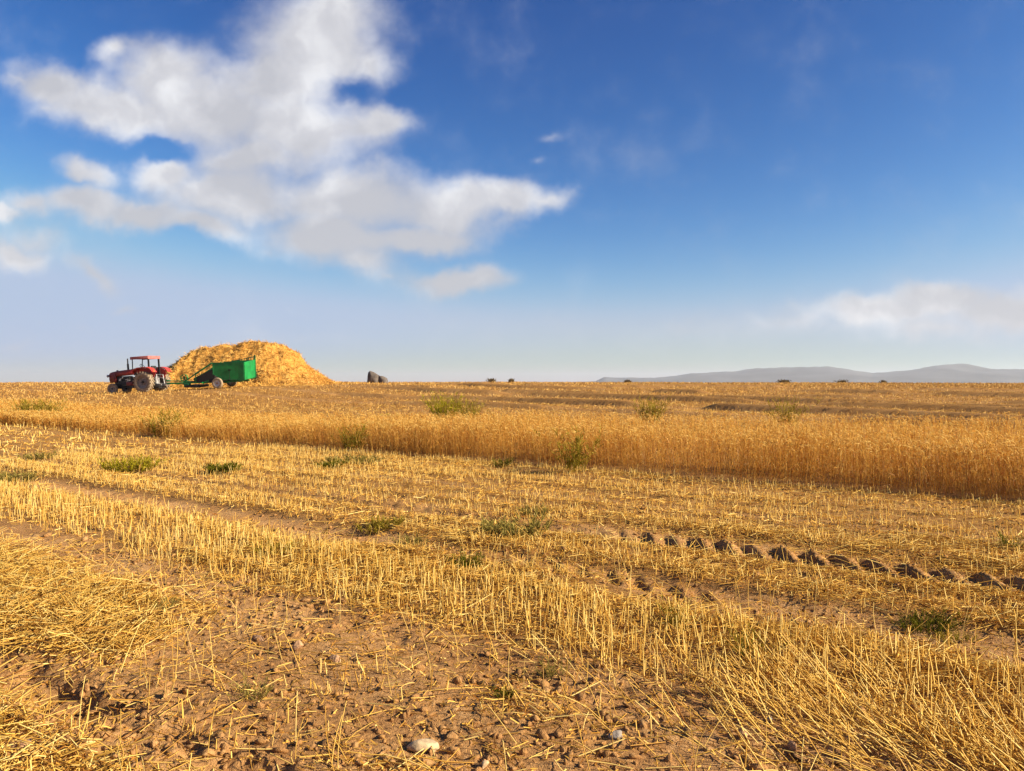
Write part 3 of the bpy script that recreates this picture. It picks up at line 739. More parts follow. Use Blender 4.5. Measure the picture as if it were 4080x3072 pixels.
# ------------------------------------------------------------------ straw heap
def build_heap():
    px = [60,120,240,330,400,460,580,700,820,950,1050,1200,1380,1480,1640,1760,1900,2000,2120,2240]
    py = [480,420,335,250,170,148,142,135,118,98,84,80,76,98,178,318,445,520,595,640]
    Y0 = 61.5; k = .3074/3079
    xs = np.array([(660+p*.3074-2040)/3079.6*Y0 for p in px]); zs = np.array([EYE-((1340+p*.3074)-1525)/3079.6*Y0 for p in py])
    nx, ny = 220, 130
    X = np.linspace(xs[0]-2.2, xs[-1]+.6, nx)[:, None]*np.ones((1, ny)); T = np.linspace(-1.15, 1.15, ny)[None]*np.ones((nx, 1))
    D = 5.3
    Y = Y0+T*D
    top = np.interp(X[:, 0], xs, zs, left=zs[0]-1.0)[:, None]
    top = np.where(X < xs[0], zs[0]-(xs[0]-X)*.9, top)
    gz = base_z(X, Y)
    rel = np.maximum(top-gz, 0)
    tt = np.abs(T)+.12*(fbm(X*.5, Y*.5, 4, 2)-.5)
    prof = np.where(tt < .25, 1, np.maximum(0, 1-((tt-.25)/.78)**1.35))
    H = .94*rel*prof
    H = H+(H > .02)*(.50*(fbm(X*1.1, Y*1.1+X*.3, 6, 3)-.5)+.32*(fbm(X*3.0, Y*3.0, 7, 3)-.5))*np.minimum(1, H/.7)
    Z = np.where(H > .01, gz+H, gz-.25)
    V = np.stack([X, Y, Z], -1).reshape(-1, 3)
    i = np.arange(nx-1)[:, None]*ny; j = np.arange(ny-1)[None]
    q = np.stack([i+j, i+ny+j, i+ny+j+1, i+j+1], -1).reshape(-1, 4)
    c0 = np.array([-20.5, 61.5, 1.25])
    S = Strands()
    S.V.append(V-c0); S.Q.append(q); S.T.append(np.clip(.35+.5*(fbm(V[:, 0]*4, V[:, 2]*4+V[:, 1], 9, 3)-.4), 0, 1)); S.n = len(V)
    # straws on the face
    n = 42000
    fi = rng.uniform(0, nx-1.01, n); fj = rng.uniform(0, ny-1.01, n)
    i0 = fi.astype(int); j0 = fj.astype(int); a = fi-i0; b = fj-j0
    G = V.reshape(nx, ny, 3); Hs = H
    p = (G[i0, j0]*((1-a)*(1-b))[:, None]+G[i0+1, j0]*(a*(1-b))[:, None]+G[i0, j0+1]*((1-a)*b)[:, None]+G[i0+1, j0+1]*(a*b)[:, None])
    hh = Hs[i0, j0]
    kk = (hh > .08) & (p[:, 1] < Y0+2.5); p = p[kk]; n = len(p)
    dz = (G[np.minimum(i0+1, nx-1), j0]-G[i0, j0])[kk]; dy = (G[i0, np.minimum(j0+1, ny-1)]-G[i0, j0])[kk]
    nn = np.cross(dz, dy); nn /= np.linalg.norm(nn, axis=1, keepdims=True)
    tv = rng.normal(size=(n, 3)); tv -= nn*(tv*nn).sum(1, keepdims=True)*.7
    clump = fbm(p[:, 0]*2.2, p[:, 2]*2.2, 61, 2)
    S.add(p-c0+nn*.02, tv+nn*rng.uniform(-.2, .6, n)[:, None], rng.uniform(.14, .45, n), rng.uniform(.018, .038, n), -nn*.5*rng.random((n, 1))+np.array([0, 0, -.25])*rng.random((n, 1)), 2, 2, [1, 1, .6], np.clip(rng.normal(.55, .2, n)+.9*(clump-.5), 0, 1))
    # straw spilled round the foot
    n = 5000
    a = rng.uniform(np.pi, 2*np.pi, n); q = .80+.34*rng.random(n)**1.6
    fx = -20.3+6.6*q*np.cos(a); fy = 61.5+6.2*q*np.sin(a)
    S.add(np.stack([fx, fy, ground_z(fx, fy)+.02+.10*rng.random(n)*(q < 1)], -1)-c0, horiz(n, -8, 40), rng.uniform(.15, .5, n), rng.uniform(.015, .035, n), None, 1, 2, None, np.clip(rng.normal(.55, .2, n), 0, 1))
    o = S.build('straw_heap', M_heap); o.location = c0
    tag(o, 'big golden straw heap behind the green trailer', 'straw heap')
build_heap()

# ------------------------------------------------------------------ mesh builder for machines
class MB:
    def __init__(s): s.bm = bmesh.new()
    def box(s, c, size, rot=(0, 0, 0), bev=0.0):
        m = Matrix.Translation(c) @ Matrix.Rotation(rot[2], 4, 'Z') @ Matrix.Rotation(rot[1], 4, 'Y') @ Matrix.Rotation(rot[0], 4, 'X') @ Matrix.Diagonal((*size, 1))
        r = bmesh.ops.create_cube(s.bm, size=1, matrix=m)
        if bev:
            es = list({e for v in r['verts'] for e in v.link_edges})
            bmesh.ops.bevel(s.bm, geom=es, offset=bev, segments=2, affect='EDGES', profile=.6)
        return s
    def cyl(s, p0, p1, r, r2=None, seg=14):
        p0 = Vector(p0); p1 = Vector(p1); d = p1-p0
        m = Matrix.Translation((p0+p1)/2) @ d.to_track_quat('Z', 'Y').to_matrix().to_4x4()
        bmesh.ops.create_cone(s.bm, cap_ends=True, segments=seg, radius1=r, radius2=r if r2 is None else r2, depth=d.length, matrix=m)
        return s
    def bar(s, p0, p1, w, h):
        p0 = Vector(p0); p1 = Vector(p1); d = p1-p0
        x = d.normalized(); up = Vector((0, 0, 1)) if abs(x.z) < .95 else Vector((1, 0, 0))
        y = up.cross(x).normalized(); z = x.cross(y)
        m = Matrix((x, y, z)).transposed().to_4x4(); m.translation = (p0+p1)/2
        bmesh.ops.create_cube(s.bm, size=1, matrix=m @ Matrix.Diagonal((d.length, w, h, 1)))
        return s
    def tube(s, pts, r, seg=10):
        for a, b in zip(pts[:-1], pts[1:]): s.cyl(a, b, r, seg=seg)
        return s
    def prism(s, poly, y0, y1, bev=0):   # polygon in x,z extruded along y
        a = [s.bm.verts.new((x, y0, z)) for x, z in poly]; b = [s.bm.verts.new((x, y1, z)) for x, z in poly]
        n = len(poly); fs = [s.bm.faces.new(a), s.bm.faces.new(b[::-1])]
        for i in range(n): fs.append(s.bm.faces.new((a[i], b[i], b[(i+1) % n], a[(i+1) % n])))
        bmesh.ops.recalc_face_normals(s.bm, faces=fs)
        if bev:
            es = list({e for f in fs for e in f.edges}); bmesh.ops.bevel(s.bm, geom=es, offset=bev, segments=2, affect='EDGES', profile=.6)
        return s
    def lathe(s, prof, c=(0, 0, 0), seg=40):   # prof: (radius, y) closed ring about the y axis through c
        rings = []
        for i in range(seg):
            a = 2*math.pi*i/seg
            rings.append([s.bm.verts.new((c[0]+r*math.cos(a), c[1]+y, c[2]+r*math.sin(a))) for r, y in prof])
        n = len(prof); fs = []
        for i in range(seg):
            A, B = rings[i], rings[(i+1) % seg]
            for j in range(n): fs.append(s.bm.faces.new((A[j], B[j], B[(j+1) % n], A[(j+1) % n])))
        bmesh.ops.recalc_face_normals(s.bm, faces=fs)
        return s
    def build(s, name, m, parent=None, smooth=False):
        me = bpy.data.meshes.new(name); s.bm.to_mesh(me); s.bm.free(); me.materials.append(m)
        if smooth:
            me.polygons.foreach_set('use_smooth', np.ones(len(me.polygons), bool))
            me.set_sharp_from_angle(angle=R(38))
        o = bpy.data.objects.new(name, me); scene.collection.objects.link(o)
        if parent: o.parent = parent
        return o

M_red = mat('shaded_red_paint', (.17, .005, .004), .38, .35, 4, spec=.5)  # hood red darkened to carry the shade on its side
M_redl = mat('sunlit_red_paint', (.46, .045, .03), .5, .3, 5, spec=.4)  # same red lightened to carry the sun on the fenders
M_black = mat('oily_black_and_shade', (.014, .011, .009), .55, .5, 12, spec=.4)
M_dust_tyre = mat('dusty_tyre', (.27, .20, .125), .95, .3, 9, bump=.3)
M_rim = mat('grey_rim', (.26, .21, .165), .5, .35, 8, spec=.5)
M_steel = mat('bare_steel', (.42, .40, .38), .4, .35, 14, metallic=.6)
M_green = mat('green_paint', (.004, .19, .035), .42, .35, 3, spec=.4)
M_greend = mat('dirty_green_paint', (.012, .15, .04), .5, .45, 7, spec=.4)
M_rust = mat('rusty_hub', (.30, .13, .05), .7, .4, 20)
M_white = mat('pale_rim_paint', (.55, .53, .50), .5, .2, 10)
M_canopy = mat('canopy_cloth', (.40, .13, .11), .85, .25, 6)
M_seat = mat('black_seat', (.03, .03, .03), .6, .3, 10)

def orient(e, pos, fwd, pitch=0.0, roll=0.0):
    yaw = math.atan2(fwd[1], fwd[0])
    e.location = pos
    e.rotation_euler = (Matrix.Rotation(yaw, 3, 'Z') @ Matrix.Rotation(pitch, 3, 'Y') @ Matrix.Rotation(roll, 3, 'X')).to_euler()

def wheel(name, root, c, dia, width, lugs, rimr, side, rim_m, hub_m, label=None):
    """wheel (rim mesh) with its tyre, c = hub centre, side +1 left"""
    R_ = dia/2; w = width/2
    rb = MB()
    rb.lathe([(rimr*1.02, -w*.75), (rimr*1.02, w*.75), (rimr*.93, w*.75), (rimr*.90, w*.25), (rimr*.55, w*.10), (rimr*.48, w*.32), (.03, w*.34), (.03, -w*.3), (rimr*.9, -w*.3), (rimr*.93, -w*.75)] if side > 0 else
             [(rimr*1.02, -w*.75), (rimr*1.02, w*.75), (rimr*.93, w*.75), (rimr*.90, w*.3), (.03, w*.3), (.03, -w*.34), (rimr*.48, -w*.32), (rimr*.55, -w*.10), (rimr*.90, -w*.25), (rimr*.93, -w*.75)], c)
    rim = rb.build(name, rim_m, root, True)
    tb = MB()
    sh = R_*(.94 if lugs else .97)
    tb.lathe([(rimr, -w*.78), (rimr*1.05, -w*.95), ((rimr+R_)*.52, -w*1.05), (sh*.97, -w*.92), (sh, -w*.6), (sh*1.008, 0), (sh, w*.6), (sh*.97, w*.92), ((rimr+R_)*.52, w*1.05), (rimr*1.05, w*.95), (rimr, w*.78)], c, 48)
    if lugs:
        for i in range(lugs):
            for sgn in (-1, 1):
                a = 2*math.pi*(i+(.25 if sgn > 0 else -.25))/lugs
                m = Matrix.Translation(c) @ Matrix.Rotation(-a, 4, 'Y') @ Matrix.Translation((R_*.962, sgn*w*.52, 0)) @ Matrix.Rotation(sgn*R(42), 4, 'X') @ Matrix.Diagonal((R_*.085, w*1.25, R_*.085, 1))
                bmesh.ops.create_cube(tb.bm, size=1, matrix=m)
    tb.build('tyre', M_dust_tyre, rim, True)
    hb = MB(); y0 = c[1]+side*w*.2
    hb.cyl((c[0], y0, c[2]), (c[0], c[1]+side*w*.62, c[2]), rimr*.22)
    for i in range(6):
        a = 2*math.pi*i/6
        p = (c[0]+rimr*.38*math.cos(a), 0, c[2]+rimr*.38*math.sin(a))
        hb.cyl((p[0], c[1]+side*w*.3, p[2]), (p[0], c[1]+side*w*.44, p[2]), rimr*.06, seg=8)
    hb.build('hub', hub_m, rim)
    return rim

def build_tractor():
    fw = np.array((-.974, .215)); lf = np.array((-.215, -.974)); fw /= np.linalg.norm(fw)
    nl = np.array((-25.1, 52.8)); ctr = nl-.86*lf
    t = empty('tractor', 'old red tractor with dusty tyres and a small roof in front of the straw heap', 'tractor')
    orient(t, (ctr[0], ctr[1], .875), fw, pitch=R(3.2), roll=R(-1.5))
    # wheels
    for s in (1, -1):
        wheel('rear_wheel', t, (0, s*.86, .70), 1.42, .40, 20, .42, s, M_rim, M_black)
        wheel('front_wheel', t, (2.62, s*.70, .37), .76, .20, 0, .22, s, M_rim, M_black)
    b = MB()
    # engine, gearbox and axle
    b.box((2.25, 0, .92), (1.15, .44, .56), bev=.03); b.box((1.35, 0, .82), (.9, .5, .6), bev=.05); b.box((.35, 0, .80), (1.3, .52, .62), bev=.05)
    b.cyl((0, -.72, .70), (0, .72, .70), .15); b.box((2.62, 0, .52), (.22, 1.2, .12)); b.box((2.62, 0, .62), (.5, .3, .3))
    b.box((2.0, .30, .72), (.5, .18, .3), bev=.03); b.cyl((2.4, .27, 1.05), (2.4, .27, .75), .07); b.box((1.7, .28, 1.05), (.35, .12, .16))
    b.cyl((1.2, .26, .75), (1.2, .36, .75), .16)
    b.box((2.1, -.02, .45), (1.5, .4, .2), bev=.03); b.box((1.05, .0, .46), (1.3, .8, .14))
    b.build('engine_block', M_black, t)
    for s in (1, -1):
        b = MB(); b.box((2.62, s*.60, .45), (.12, .16, .34)); b.cyl((2.62, s*.55, .37), (2.62, s*.70, .37), .05); b.build('axle_stub', M_black, t)
    # hood
    b = MB()
    b.prism([(3.02,1.12),(3.06,1.42),(2.98,1.53),(2.6,1.585),(1.9,1.63),(1.28,1.66),(1.22,1.62),(1.22,1.28),(2.9,1.22)], -.30, .30, .04)
    b.build('hood', M_red, t, True)
    b = MB()
    b.prism([(3.12,.80),(3.17,1.05),(3.14,1.42),(3.05,1.50),(2.62,1.51),(2.60,.80)], -.325, .325, .035)
    b.build('radiator_cowl', M_red, t, True)
    b = MB()
    for i in range(7): b.box((3.165, 0, .88+.075*i), (.03, .5, .022))
    b.build('front_grille', M_black, t)
    for s in (1, -1):
        b = MB(); b.cyl((3.13, s*.36, 1.28), (3.24, s*.36, 1.28), .085, .10); b.build('headlight', M_steel, t)
    b = MB()
    for i in range(2): b.box((2.0, .303, 1.44-.06*i), (1.0-.3*i, .012, .03))
    b.build('side_stripe', M_redl, t)
    b = MB(); b.cyl((2.72, 0, 1.5), (2.72, 0, 1.63), .05); b.cyl((2.72, 0, 1.63), (2.72, 0, 1.66), .08); b.build('radiator_cap', M_black, t)
    b = MB(); b.cyl((1.80, .05, 1.60), (1.80, .05, 2.05), .065); b.cyl((1.80, .05, 2.05), (1.80, .05, 2.42), .042); b.build('exhaust_pipe', M_black, t)
    b = MB(); b.cyl((2.05, .34, 1.1), (2.28, .34, 1.02), .03); b.build('exhaust_elbow', M_steel, t)
    b = MB(); b.cyl((2.3, .2, .95), (2.3, .36, .95), .06); b.build('oil_filter', M_steel, t)
    b = MB(); b.cyl((1.62, .34, .98), (1.85, .36, .94), .025); b.build('fuel_pipe', M_steel, t)
    b = MB(); b.box((1.62, .31, .88), (.2, .10, .09)); b.build('fuel_pump', M_steel, t)
    b = MB(); b.box((1.42, .40, .66), (.50, .22, .26), bev=.03); b.build('tool_box', M_red, t, True)
    b = MB(); b.box((1.15, .42, .38), (.62, .34, .05)); b.bar((1.3, .42, .4), (1.3, .42, .62), .05, .05); b.build('step_plate', M_black, t)
    # dash, steering, seat
    b = MB(); b.box((1.1, 0, 1.45), (.28, .5, .5), bev=.05); b.build('dash_panel', M_black, t, True)
    b = MB(); b.cyl((1.0, 0, 1.55), (.72, 0, 1.80), .022)
    for i in range(16):
        a0 = 2*math.pi*i/16; a1 = 2*math.pi*(i+1)/16
        f = lambda a: (.70+.14*math.cos(a)*.75, .20*math.sin(a), 1.82+.14*math.cos(a))
        b.cyl(f(a0), f(a1), .016, seg=6)
    for a in (0, 2.1, 4.2): b.cyl((.71, 0, 1.81), (.70+.14*math.cos(a)*.75, .20*math.sin(a), 1.82+.14*math.cos(a)), .010, seg=6)
    b.build('steering_wheel', M_black, t)
    b = MB(); b.box((.10, 0, 1.42), (.48, .48, .10), bev=.04); b.box((-.16, 0, 1.62), (.10, .46, .36), rot=(0, R(-10), 0), bev=.04); b.cyl((.1, 0, 1.1), (.1, 0, 1.4), .06); b.build('seat', M_seat, t, True)
    b = MB(); b.box((.45, 0, 1.12), (.9, 1.1, .05)); b.build('footplate', M_black, t)
    # fenders: flat top that curls down behind, with an inner side wall
    for s in (1, -1):
        b = MB()
        poly = [(.80,1.34),(.62,1.56),(.30,1.66),(-.30,1.67),(-.62,1.56),(-.82,1.36),(-.86,1.33),(-.66,1.60),(-.32,1.72),(.32,1.71),(.66,1.61),(.85,1.36)]
        b.prism(poly, s*.56, s*1.04)
        b.prism([(.72,1.1),(.66,1.54),(.30,1.65),(-.30,1.66),(-.60,1.55),(-.74,1.25),(-.55,.95),(.4,.85)], s*.555, s*.585)
        b.build('fender', M_redl, t, True)
    for s in (1, -1):
        b = MB(); b.box((-.86, s*.90, 1.40), (.06, .14, .09), bev=.01); b.build('tail_lamp', mat('lamp_glass', (.55, .16, .05), .2, .1, 5), t)
    # roll bar and roof
    for s in (1, -1):
        b = MB(); b.bar((-.22, s*.53, .95), (-.22, s*.53, 2.38), .07, .10); b.build('roof_post', M_black, t)
        b = MB(); b.bar((1.12, s*.47, 1.45), (1.05, s*.52, 2.38), .045, .045); b.build('roof_post', M_black, t)
    b = MB(); b.box((.43, 0, 2.45), (1.42, 1.28, .07), bev=.03)
    for s in (1, -1): b.box((.43, s*.63, 2.37), (1.40, .025, .16), bev=.008)
    b.box((-.27, 0, 2.36), (.025, 1.26, .18), bev=.008); b.box((1.13, 0, 2.38), (.025, 1.26, .12), bev=.008)
    b.build('roof', M_canopy, t, True)
    # linkage
    b = MB()
    for s in (1, -1):
        b.bar((-.10, s*.32, .58), (-1.02, s*.42, .46), .05, .09); b.bar((-.20, s*.25, 1.18), (-.62, s*.34, 1.16), .05, .07)
        b.cyl((-.62, s*.34, 1.16), (-.68, s*.38, .50), .03); b.cyl((-.1, s*.25, .62), (-.42, s*.25, .5), .06)
    b.bar((-.3, 0, 1.02), (-.85, 0, .92), .06, .06); b.box((-.42, 0, .45), (.5, .16, .10)); b.bar((-.3, 0, .42), (-1.05, 0, .40), .10, .06)
    b.box((-.33, 0, .78), (.25, .4, .5), bev=.03)
    b.build('linkage', M_steel, t)
    b = MB(); b.cyl((-.45, .52, .42), (-.95, .52, .30), .11); b.cyl((-.45, -.2, .34), (-.75, .2, .30), .13); b.box((-.6, 0, .26), (.5, .8, .08)); b.build('drawbar_frame', M_black, t)
build_tractor()

# ------------------------------------------------------------------ trailer: straw pick-up wagon
def build_trailer():
    fw = np.array((-.988, .157)); lf = np.array((-.157, -.988))
    near = np.array((-19.8, 52.0)); c = near-.92*lf
    t = empty('straw_wagon', 'green two-wheeled straw wagon with sloping pick-up front hitched behind the red tractor', 'farm trailer')
    rl = R(-4.0)
    orient(t, (c[0], c[1], 1.105+.92*math.sin(-rl)), fw, pitch=0, roll=rl)
    sx, sz = .00593, .00519
    def X(zx, y): return (697-zx+93.4*(.92-y))*sx
    def Z(zy): return (678-zy)*sz
    W0, W1 = .68, -.78
    xf, xr = X(642, W0), X(1027, W0); zt = Z(342); zb = Z(568)
    b = MB(); b.prism([(xf, zt), (xf, Z(487)), (X(775, W0), zb), (xr, zb), (xr, zt+.03)], W0-.03, W0, 0); b.build('side_panel', M_green, t)
    b = MB(); b.prism([(xf, zt), (xf, Z(487)), (X(775, W0), zb), (xr, zb), (xr, zt+.12)], W1, W1+.03, 0); b.build('side_panel', M_green, t)
    b = MB(); b.box(((xf+xr)/2-.25, (W0+W1)/2, zb+.02), (abs(xf-xr)-.7, W0-W1-.07, .04)); b.build('floor_panel', M_greend, t)
    # rear panel with a bottom edge that climbs to the far side
    b = MB()
    v = [(W0-.005, zb+.01), (W1, zb+.10), (W1, zt+.14), (W0-.005, zt+.02)]
    A = [b.bm.verts.new((xr-.004, y, z)) for y, z in v]; B = [b.bm.verts.new((xr-.04, y, z)) for y, z in v]
    fs = [b.bm.faces.new(A), b.bm.faces.new(B[::-1])]+[b.bm.faces.new((A[i], B[i], B[(i+1) % 4], A[(i+1) % 4])) for i in range(4)]
    bmesh.ops.recalc_face_normals(b.bm, faces=fs); b.build('rear_panel', M_green, t)
    # seams, stiffeners and door gear on the near side
    b = MB()
    for zx in (648, 1022): b.box((X(zx, W0), W0+.012, (zt+zb)/2+.02 if zx > 800 else (zt+Z(485))/2), (.035, .022, zt-zb-.02 if zx > 800 else zt-Z(485)))
    b.bar((xf, W0+.012, zt-.02), (xr, W0+.012, zt+.01), .022, .045); b.bar((X(775, W0), W0+.012, zb+.02), (xr, W0+.012, zb+.02), .022, .04)
    b.bar((xf, W0+.012, Z(487)), (X(775, W0), W0+.012, zb), .022, .045)
    b.build('panel_rib', M_greend, t)
    b = MB(); b.box((X(850, W0), W0+.02, Z(500)), (.022, .03, .66)); b.box((X(856, W0), W0+.03, Z(437)), (.26, .03, .05)); b.box((X(842, W0), W0+.03, Z(442)), (.05, .04, .10)); b.build('latch_handle', M_black, t)
    b = MB(); b.box((X(862, W0), W0-.02, zt+.03), (.16, .06, .05)); b.build('top_bracket', M_black, t)
    # far rear post, and the slatted rack rising along the far side
    yk = W1-.02
    xs0, xs1 = X(880, yk), X(1163, yk)
    b = MB(); b.box((xr-.03, yk, (zb+Z(250))/2+.02), (.10, .06, Z(250)-zb-.1)); b.build('corner_post', M_greend, t)
    b = MB(); z00, z01 = zt+.0, Z(262)-.08
    b.bar((xs0, yk, z00+.02), (xs1, yk, z01), .035, .05); b.bar((xs0, yk, zt+.06), (xs1, yk, zt+.10), .03, .03)
    for i in range(10):
        f = (i+.5)/10; x = xs0+(xs1-xs0)*f
        b.bar((x, yk, zt+.06), (x-.02, yk, z00+.02+(z01-z00-.02)*f), .03, .035)
    b.build('side_rack', M_greend, t)
    # sloping pick-up front: rails, strut, chute painted black for the shade under it
    for y in (.56, -.66):
        b = MB(); b.bar((X(636, .56)+0, y, Z(350)), (X(430, .56), y, Z(490)), .06, .10); b.bar((X(430, .56), y, Z(490)), (X(285, .56), y, Z(592)), .05, .08); b.build('chute_rail', M_green, t)
    b = MB(); b.prism([(xf-.02, Z(420)), (xf-.02, Z(600)), (X(430, .5), Z(604)), (X(392, .5), Z(560))], -.6, .48); b.build('pickup_chute', M_black, t)
    b = MB()
    for i in range(12):
        f = i/11; x = xf+.02+(X(400, .5)-xf-.05)*f; z = Z(415)+(Z(552)-Z(415))*f
        b.box((x, -.06, z+.03), (.05, 1.05, .05))
    b.build('conveyor_slats', M_greend, t)
    b = MB(); b.bar((X(430, .58), .58, Z(490)), (X(430, .58), .58, Z(612)), .05, .05); b.build('front_strut', M_green, t)
    # drawbar frame
    b = MB()
    tip = (4.28, 0, Z(622))
    for y in (.42, -.42): b.bar((-1.6, y, Z(585)), (1.2, y, Z(605)), .07, .09)
    b.bar((1.3, .42, Z(602)), (3.35, .30, Z(618)), .07, .10); b.bar((1.3, -.42, Z(602)), (3.35, -.25, Z(618)), .07, .10); b.bar((3.3, .0, Z(620)), tip, .12, .11); b.box((3.3, .02, Z(618)), (.12, .72, .10)); b.box((1.25, 0, Z(604)), (.10, 1.5, .09))
    b.build('drawbar', M_green, t)
    b = MB(); b.cyl((4.35, 0, Z(588)), (2.6, .05, Z(592)), .035); b.cyl((4.3, 0, Z(588)), (4.1, 0, Z(588)), .06); b.build('drive_shaft', M_greend, t)
    b = MB(); b.lathe([(.24, -.04), (.27, -.04), (.27, .04), (.24, .04)], (X(283, .3), .3, Z(548)), 28)
    for k in range(3):
        a = k*math.pi/3; b.bar((X(283, .3)+.25*math.cos(a), .3, Z(548)+.25*math.sin(a)), (X(283, .3)-.25*math.cos(a), .3, Z(548)-.25*math.sin(a)), .03, .05)
    b.build('pulley', M_green, t)
    b = MB(); b.box((X(320, .3), .3, Z(642)), (.34, .36, .26), bev=.04); b.cyl((X(275, .3), .3, Z(628)), (X(360, .3), .3, Z(640)), .07); b.box((X(330, .3), .1, Z(600)), (.5, .5, .10)); b.build('gearbox', M_greend, t)
    b = MB(); b.box((X(430, 0), -.08, Z(655)), (1.1, 1.2, .16), bev=.04)
    for i in range(10): b.cyl((X(330, 0)-.1*i, .35-.08*i, Z(640)), (X(330, 0)-.1*i+.03, .35-.08*i, Z(672)), .012, seg=6)
    b.build('pickup_reel', M_black, t)
    b = MB(); b.bar((X(520, .6), .6, Z(612)), (X(590, .6), .6, Z(578)), .06, .12); b.bar((X(440, .6), .6, Z(605)), (X(560, .6), .6, Z(605)), .05, .06); b.build('lift_lever', M_green, t)
    b = MB(); b.bar((X(790, .45), .45, Z(608)), (X(985, .45), .45, Z(574)), .05, .06); b.bar((X(812, .45), .45, Z(600)), (X(812, .45), .45, Z(560)), .05, .05); b.build('rear_strut', M_greend, t)
    b = MB(); b.cyl((0, -.85, .38), (0, .85, .38), .06); b.box((0, 0, .46), (.16, 1.2, .10)); b.build('axle', M_black, t)
    for s in (1, -1): wheel('wheel', t, (0, s*.92, .375), .755, .21, 0, .215, s, M_white, M_rust)
build_trailer()

# ------------------------------------------------------------------ canvas tent on the rise
def build_tent():
    Y0 = 80.0; k = .3255
    def P(zx, zy, dy): return np.array(((1380+zx*k-2040)/3079.6*Y0, Y0+dy, EYE-((1420+zy*k)-1525)/3079.6*Y0))
    m = mat('grey_canvas', (.125, .100, .080), .95, .35, 2.5, bump=.4); md = mat('opening_shade', (.07, .058, .05), .95, .3, 4)
    ctr = np.array((P(370, 340, 1)[0], Y0+.8, 1.22))
    root = empty('tent', 'small grey brown canvas tent with a dark slit opening right of the straw heap', 'tent', tuple(ctr))
    def sheet(name, front, depth, mm, seed, n=26):
        """a canvas body: outline in x,z, rounded back over the depth"""
        pts = [P(a, b, 0)-ctr for a, b in front]; n_ = len(pts)
        rows = []
        for r in range(9):
            f = r/8; sc = 1-.15*f**2; dy = -.8+depth*f
            cx = sum(p[0] for p in pts)/n_
            rows.append([(cx+(p[0]-cx)*sc+.04*(vn(p[0]*3+seed, p[2]*3+r, seed)-.5), dy+.28*(vn(p[0]*2.5, p[2]*2.5+r*.7, seed+1)-.5)*(r > 0), p[2]*(1-.08*f**2)-.04*f*(p[2] > .2)) for p in pts])
        V = np.array(rows).reshape(-1, 3); q = []; 
        for r in range(8):
            for i in range(n_): q.append((r*n_+i, r*n_+(i+1) % n_, (r+1)*n_+(i+1) % n_, (r+1)*n_+i))
        V = np.concatenate([V, [V[:n_].mean(0)+[0, -.10, 0]], [V[-n_:].mean(0)]]); a = len(V)-2
        T = [(a, (i+1) % n_, i) for i in range(n_)]+[(a+1, 8*n_+i, 8*n_+(i+1) % n_) for i in range(n_)]
        return mesh_np(name, V, q, mm, None, T, True, root)
    def densify(pts, m_=4):
        out = []
        for a, b in zip(pts, pts[1:]+pts[:1]):
            for i in range(m_): out.append((a[0]+(b[0]-a[0])*i/m_, a[1]+(b[1]-a[1])*i/m_))
        return out
    sheet('canvas_wall', densify([(250,352),(254,290),(266,196),(288,178),(318,184),(350,206),(394,230),(384,352)]), 1.9, m, 5)
    sheet('canvas_flap', densify([(404,352),(400,238),(440,238),(468,252),(488,300),(496,340),(490,356)]), 1.7, m, 9)
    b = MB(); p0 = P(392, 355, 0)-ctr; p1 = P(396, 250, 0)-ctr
    b.box(((p0[0]+p1[0])/2, .2, (p0[2]+p1[2])/2), (.30, 1.4, p1[2]-p0[2])); q0 = P(350, 352, 0)-ctr; b.box((q0[0], -.72, q0[2]-.02), (.85, .22, .13), bev=.02); b.build('dark_inside', md, root)  # dark block stands in for shade in the slit; dark strip at foot
    b = MB(); b.cyl((P(290, 352, 0)-ctr)+np.array((0, .1, 0)), (P(291, 176, 0)-ctr)+np.array((0, .1, 0)), .035); b.build('tent_pole', M_black, root)
    b = MB(); b.cyl((P(398, 352, 0)-ctr)+np.array((0, .05, 0)), (P(397, 230, 0)-ctr)+np.array((0, .05, 0)), .03); b.build('tent_pole', M_black, root)
build_tent()

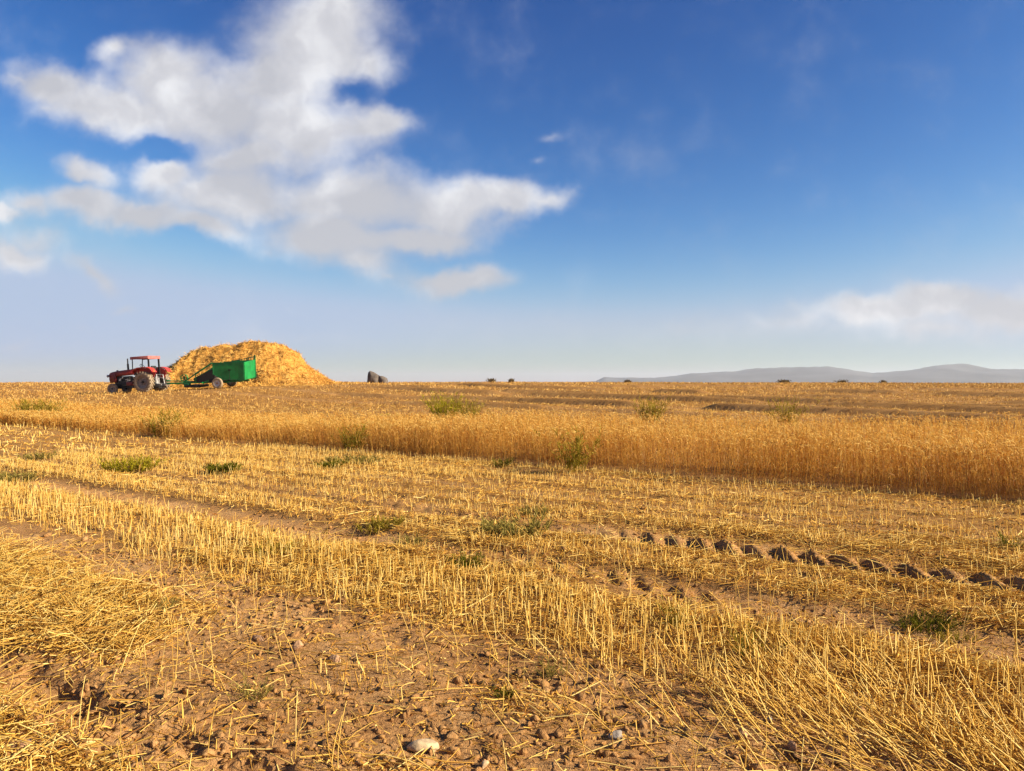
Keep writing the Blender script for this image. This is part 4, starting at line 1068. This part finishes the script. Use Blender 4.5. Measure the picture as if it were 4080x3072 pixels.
# ------------------------------------------------------------------ far hills and the air
def build_hills():
    zx = [-200,100,200,245,330,480,650,800,950,1100,1300,1400,1500,1600,1700,1800,1950,2100,2212,2500,2900,3400,4000]
    zy = [150,140,134,106,112,108,86,72,62,56,50,64,78,72,56,47,50,60,66,60,80,95,150]
    D = 5000
    xs = [2200+a*.85 for a in zx]; az = np.array([math.atan((a-2040)/3079.6) for a in xs]); hh = np.array([.70*(1527-(1400+b*.85))/3079.6*D for b in zy])
    A = np.linspace(az[0], az[-1], 420)[:, None]; F = np.linspace(0, 1, 26)[None]
    ridge = np.interp(A[:, 0], az, hh)[:, None]
    r = (3900+F*2200)*np.ones_like(A)
    shape = np.sin(np.pi*np.clip(F, 0, 1))**.8
    x = r*np.sin(A); y = r*np.cos(A)
    rug = 1+.55*(fbm(x/300, y/300, 2, 5)-.5)*(1-.35*bump(F, .55, .12))
    z = -14-8+(ridge+14)*shape*rug+10*(fbm(x/160, y/160, 12, 3)-.5)*shape
    V = np.stack([x, y, z], -1).reshape(-1, 3); na, nf = z.shape
    i = np.arange(na-1)[:, None]*nf; j = np.arange(nf-1)[None]
    q = np.stack([i+j, i+j+1, i+nf+j+1, i+nf+j], -1).reshape(-1, 4)
    m = mat('bare_hill', (.10, .10, .098), .95, .4, .004)
    o = mesh_np('hills', V, q, m, None, None, True)
    tag(o, 'low hazy grey hills far off beyond the field', 'hills', kind='structure')
build_hills()

HAZE_DENSITY = 1.05e-4
def build_haze():
    b = MB(); lo = -30.0; hi = 168.0
    b.box((0, 0, (lo+hi)/2), (28000, 28000, hi-lo))
    m = bpy.data.materials.new('pale_air'); m.use_nodes = True; nt = m.node_tree; nt.nodes.clear()
    out = N(nt, 'ShaderNodeOutputMaterial'); v = N(nt, 'ShaderNodeVolumePrincipled')
    v.inputs['Color'].default_value = (.74, .85, .98, 1); v.inputs['Density'].default_value = HAZE_DENSITY; v.inputs['Anisotropy'].default_value = .2
    nt.links.new(v.outputs[0], out.inputs['Volume'])
    o = b.build('haze', m)
    tag(o, 'pale haze over the whole plain', 'haze', kind='stuff')
build_haze()
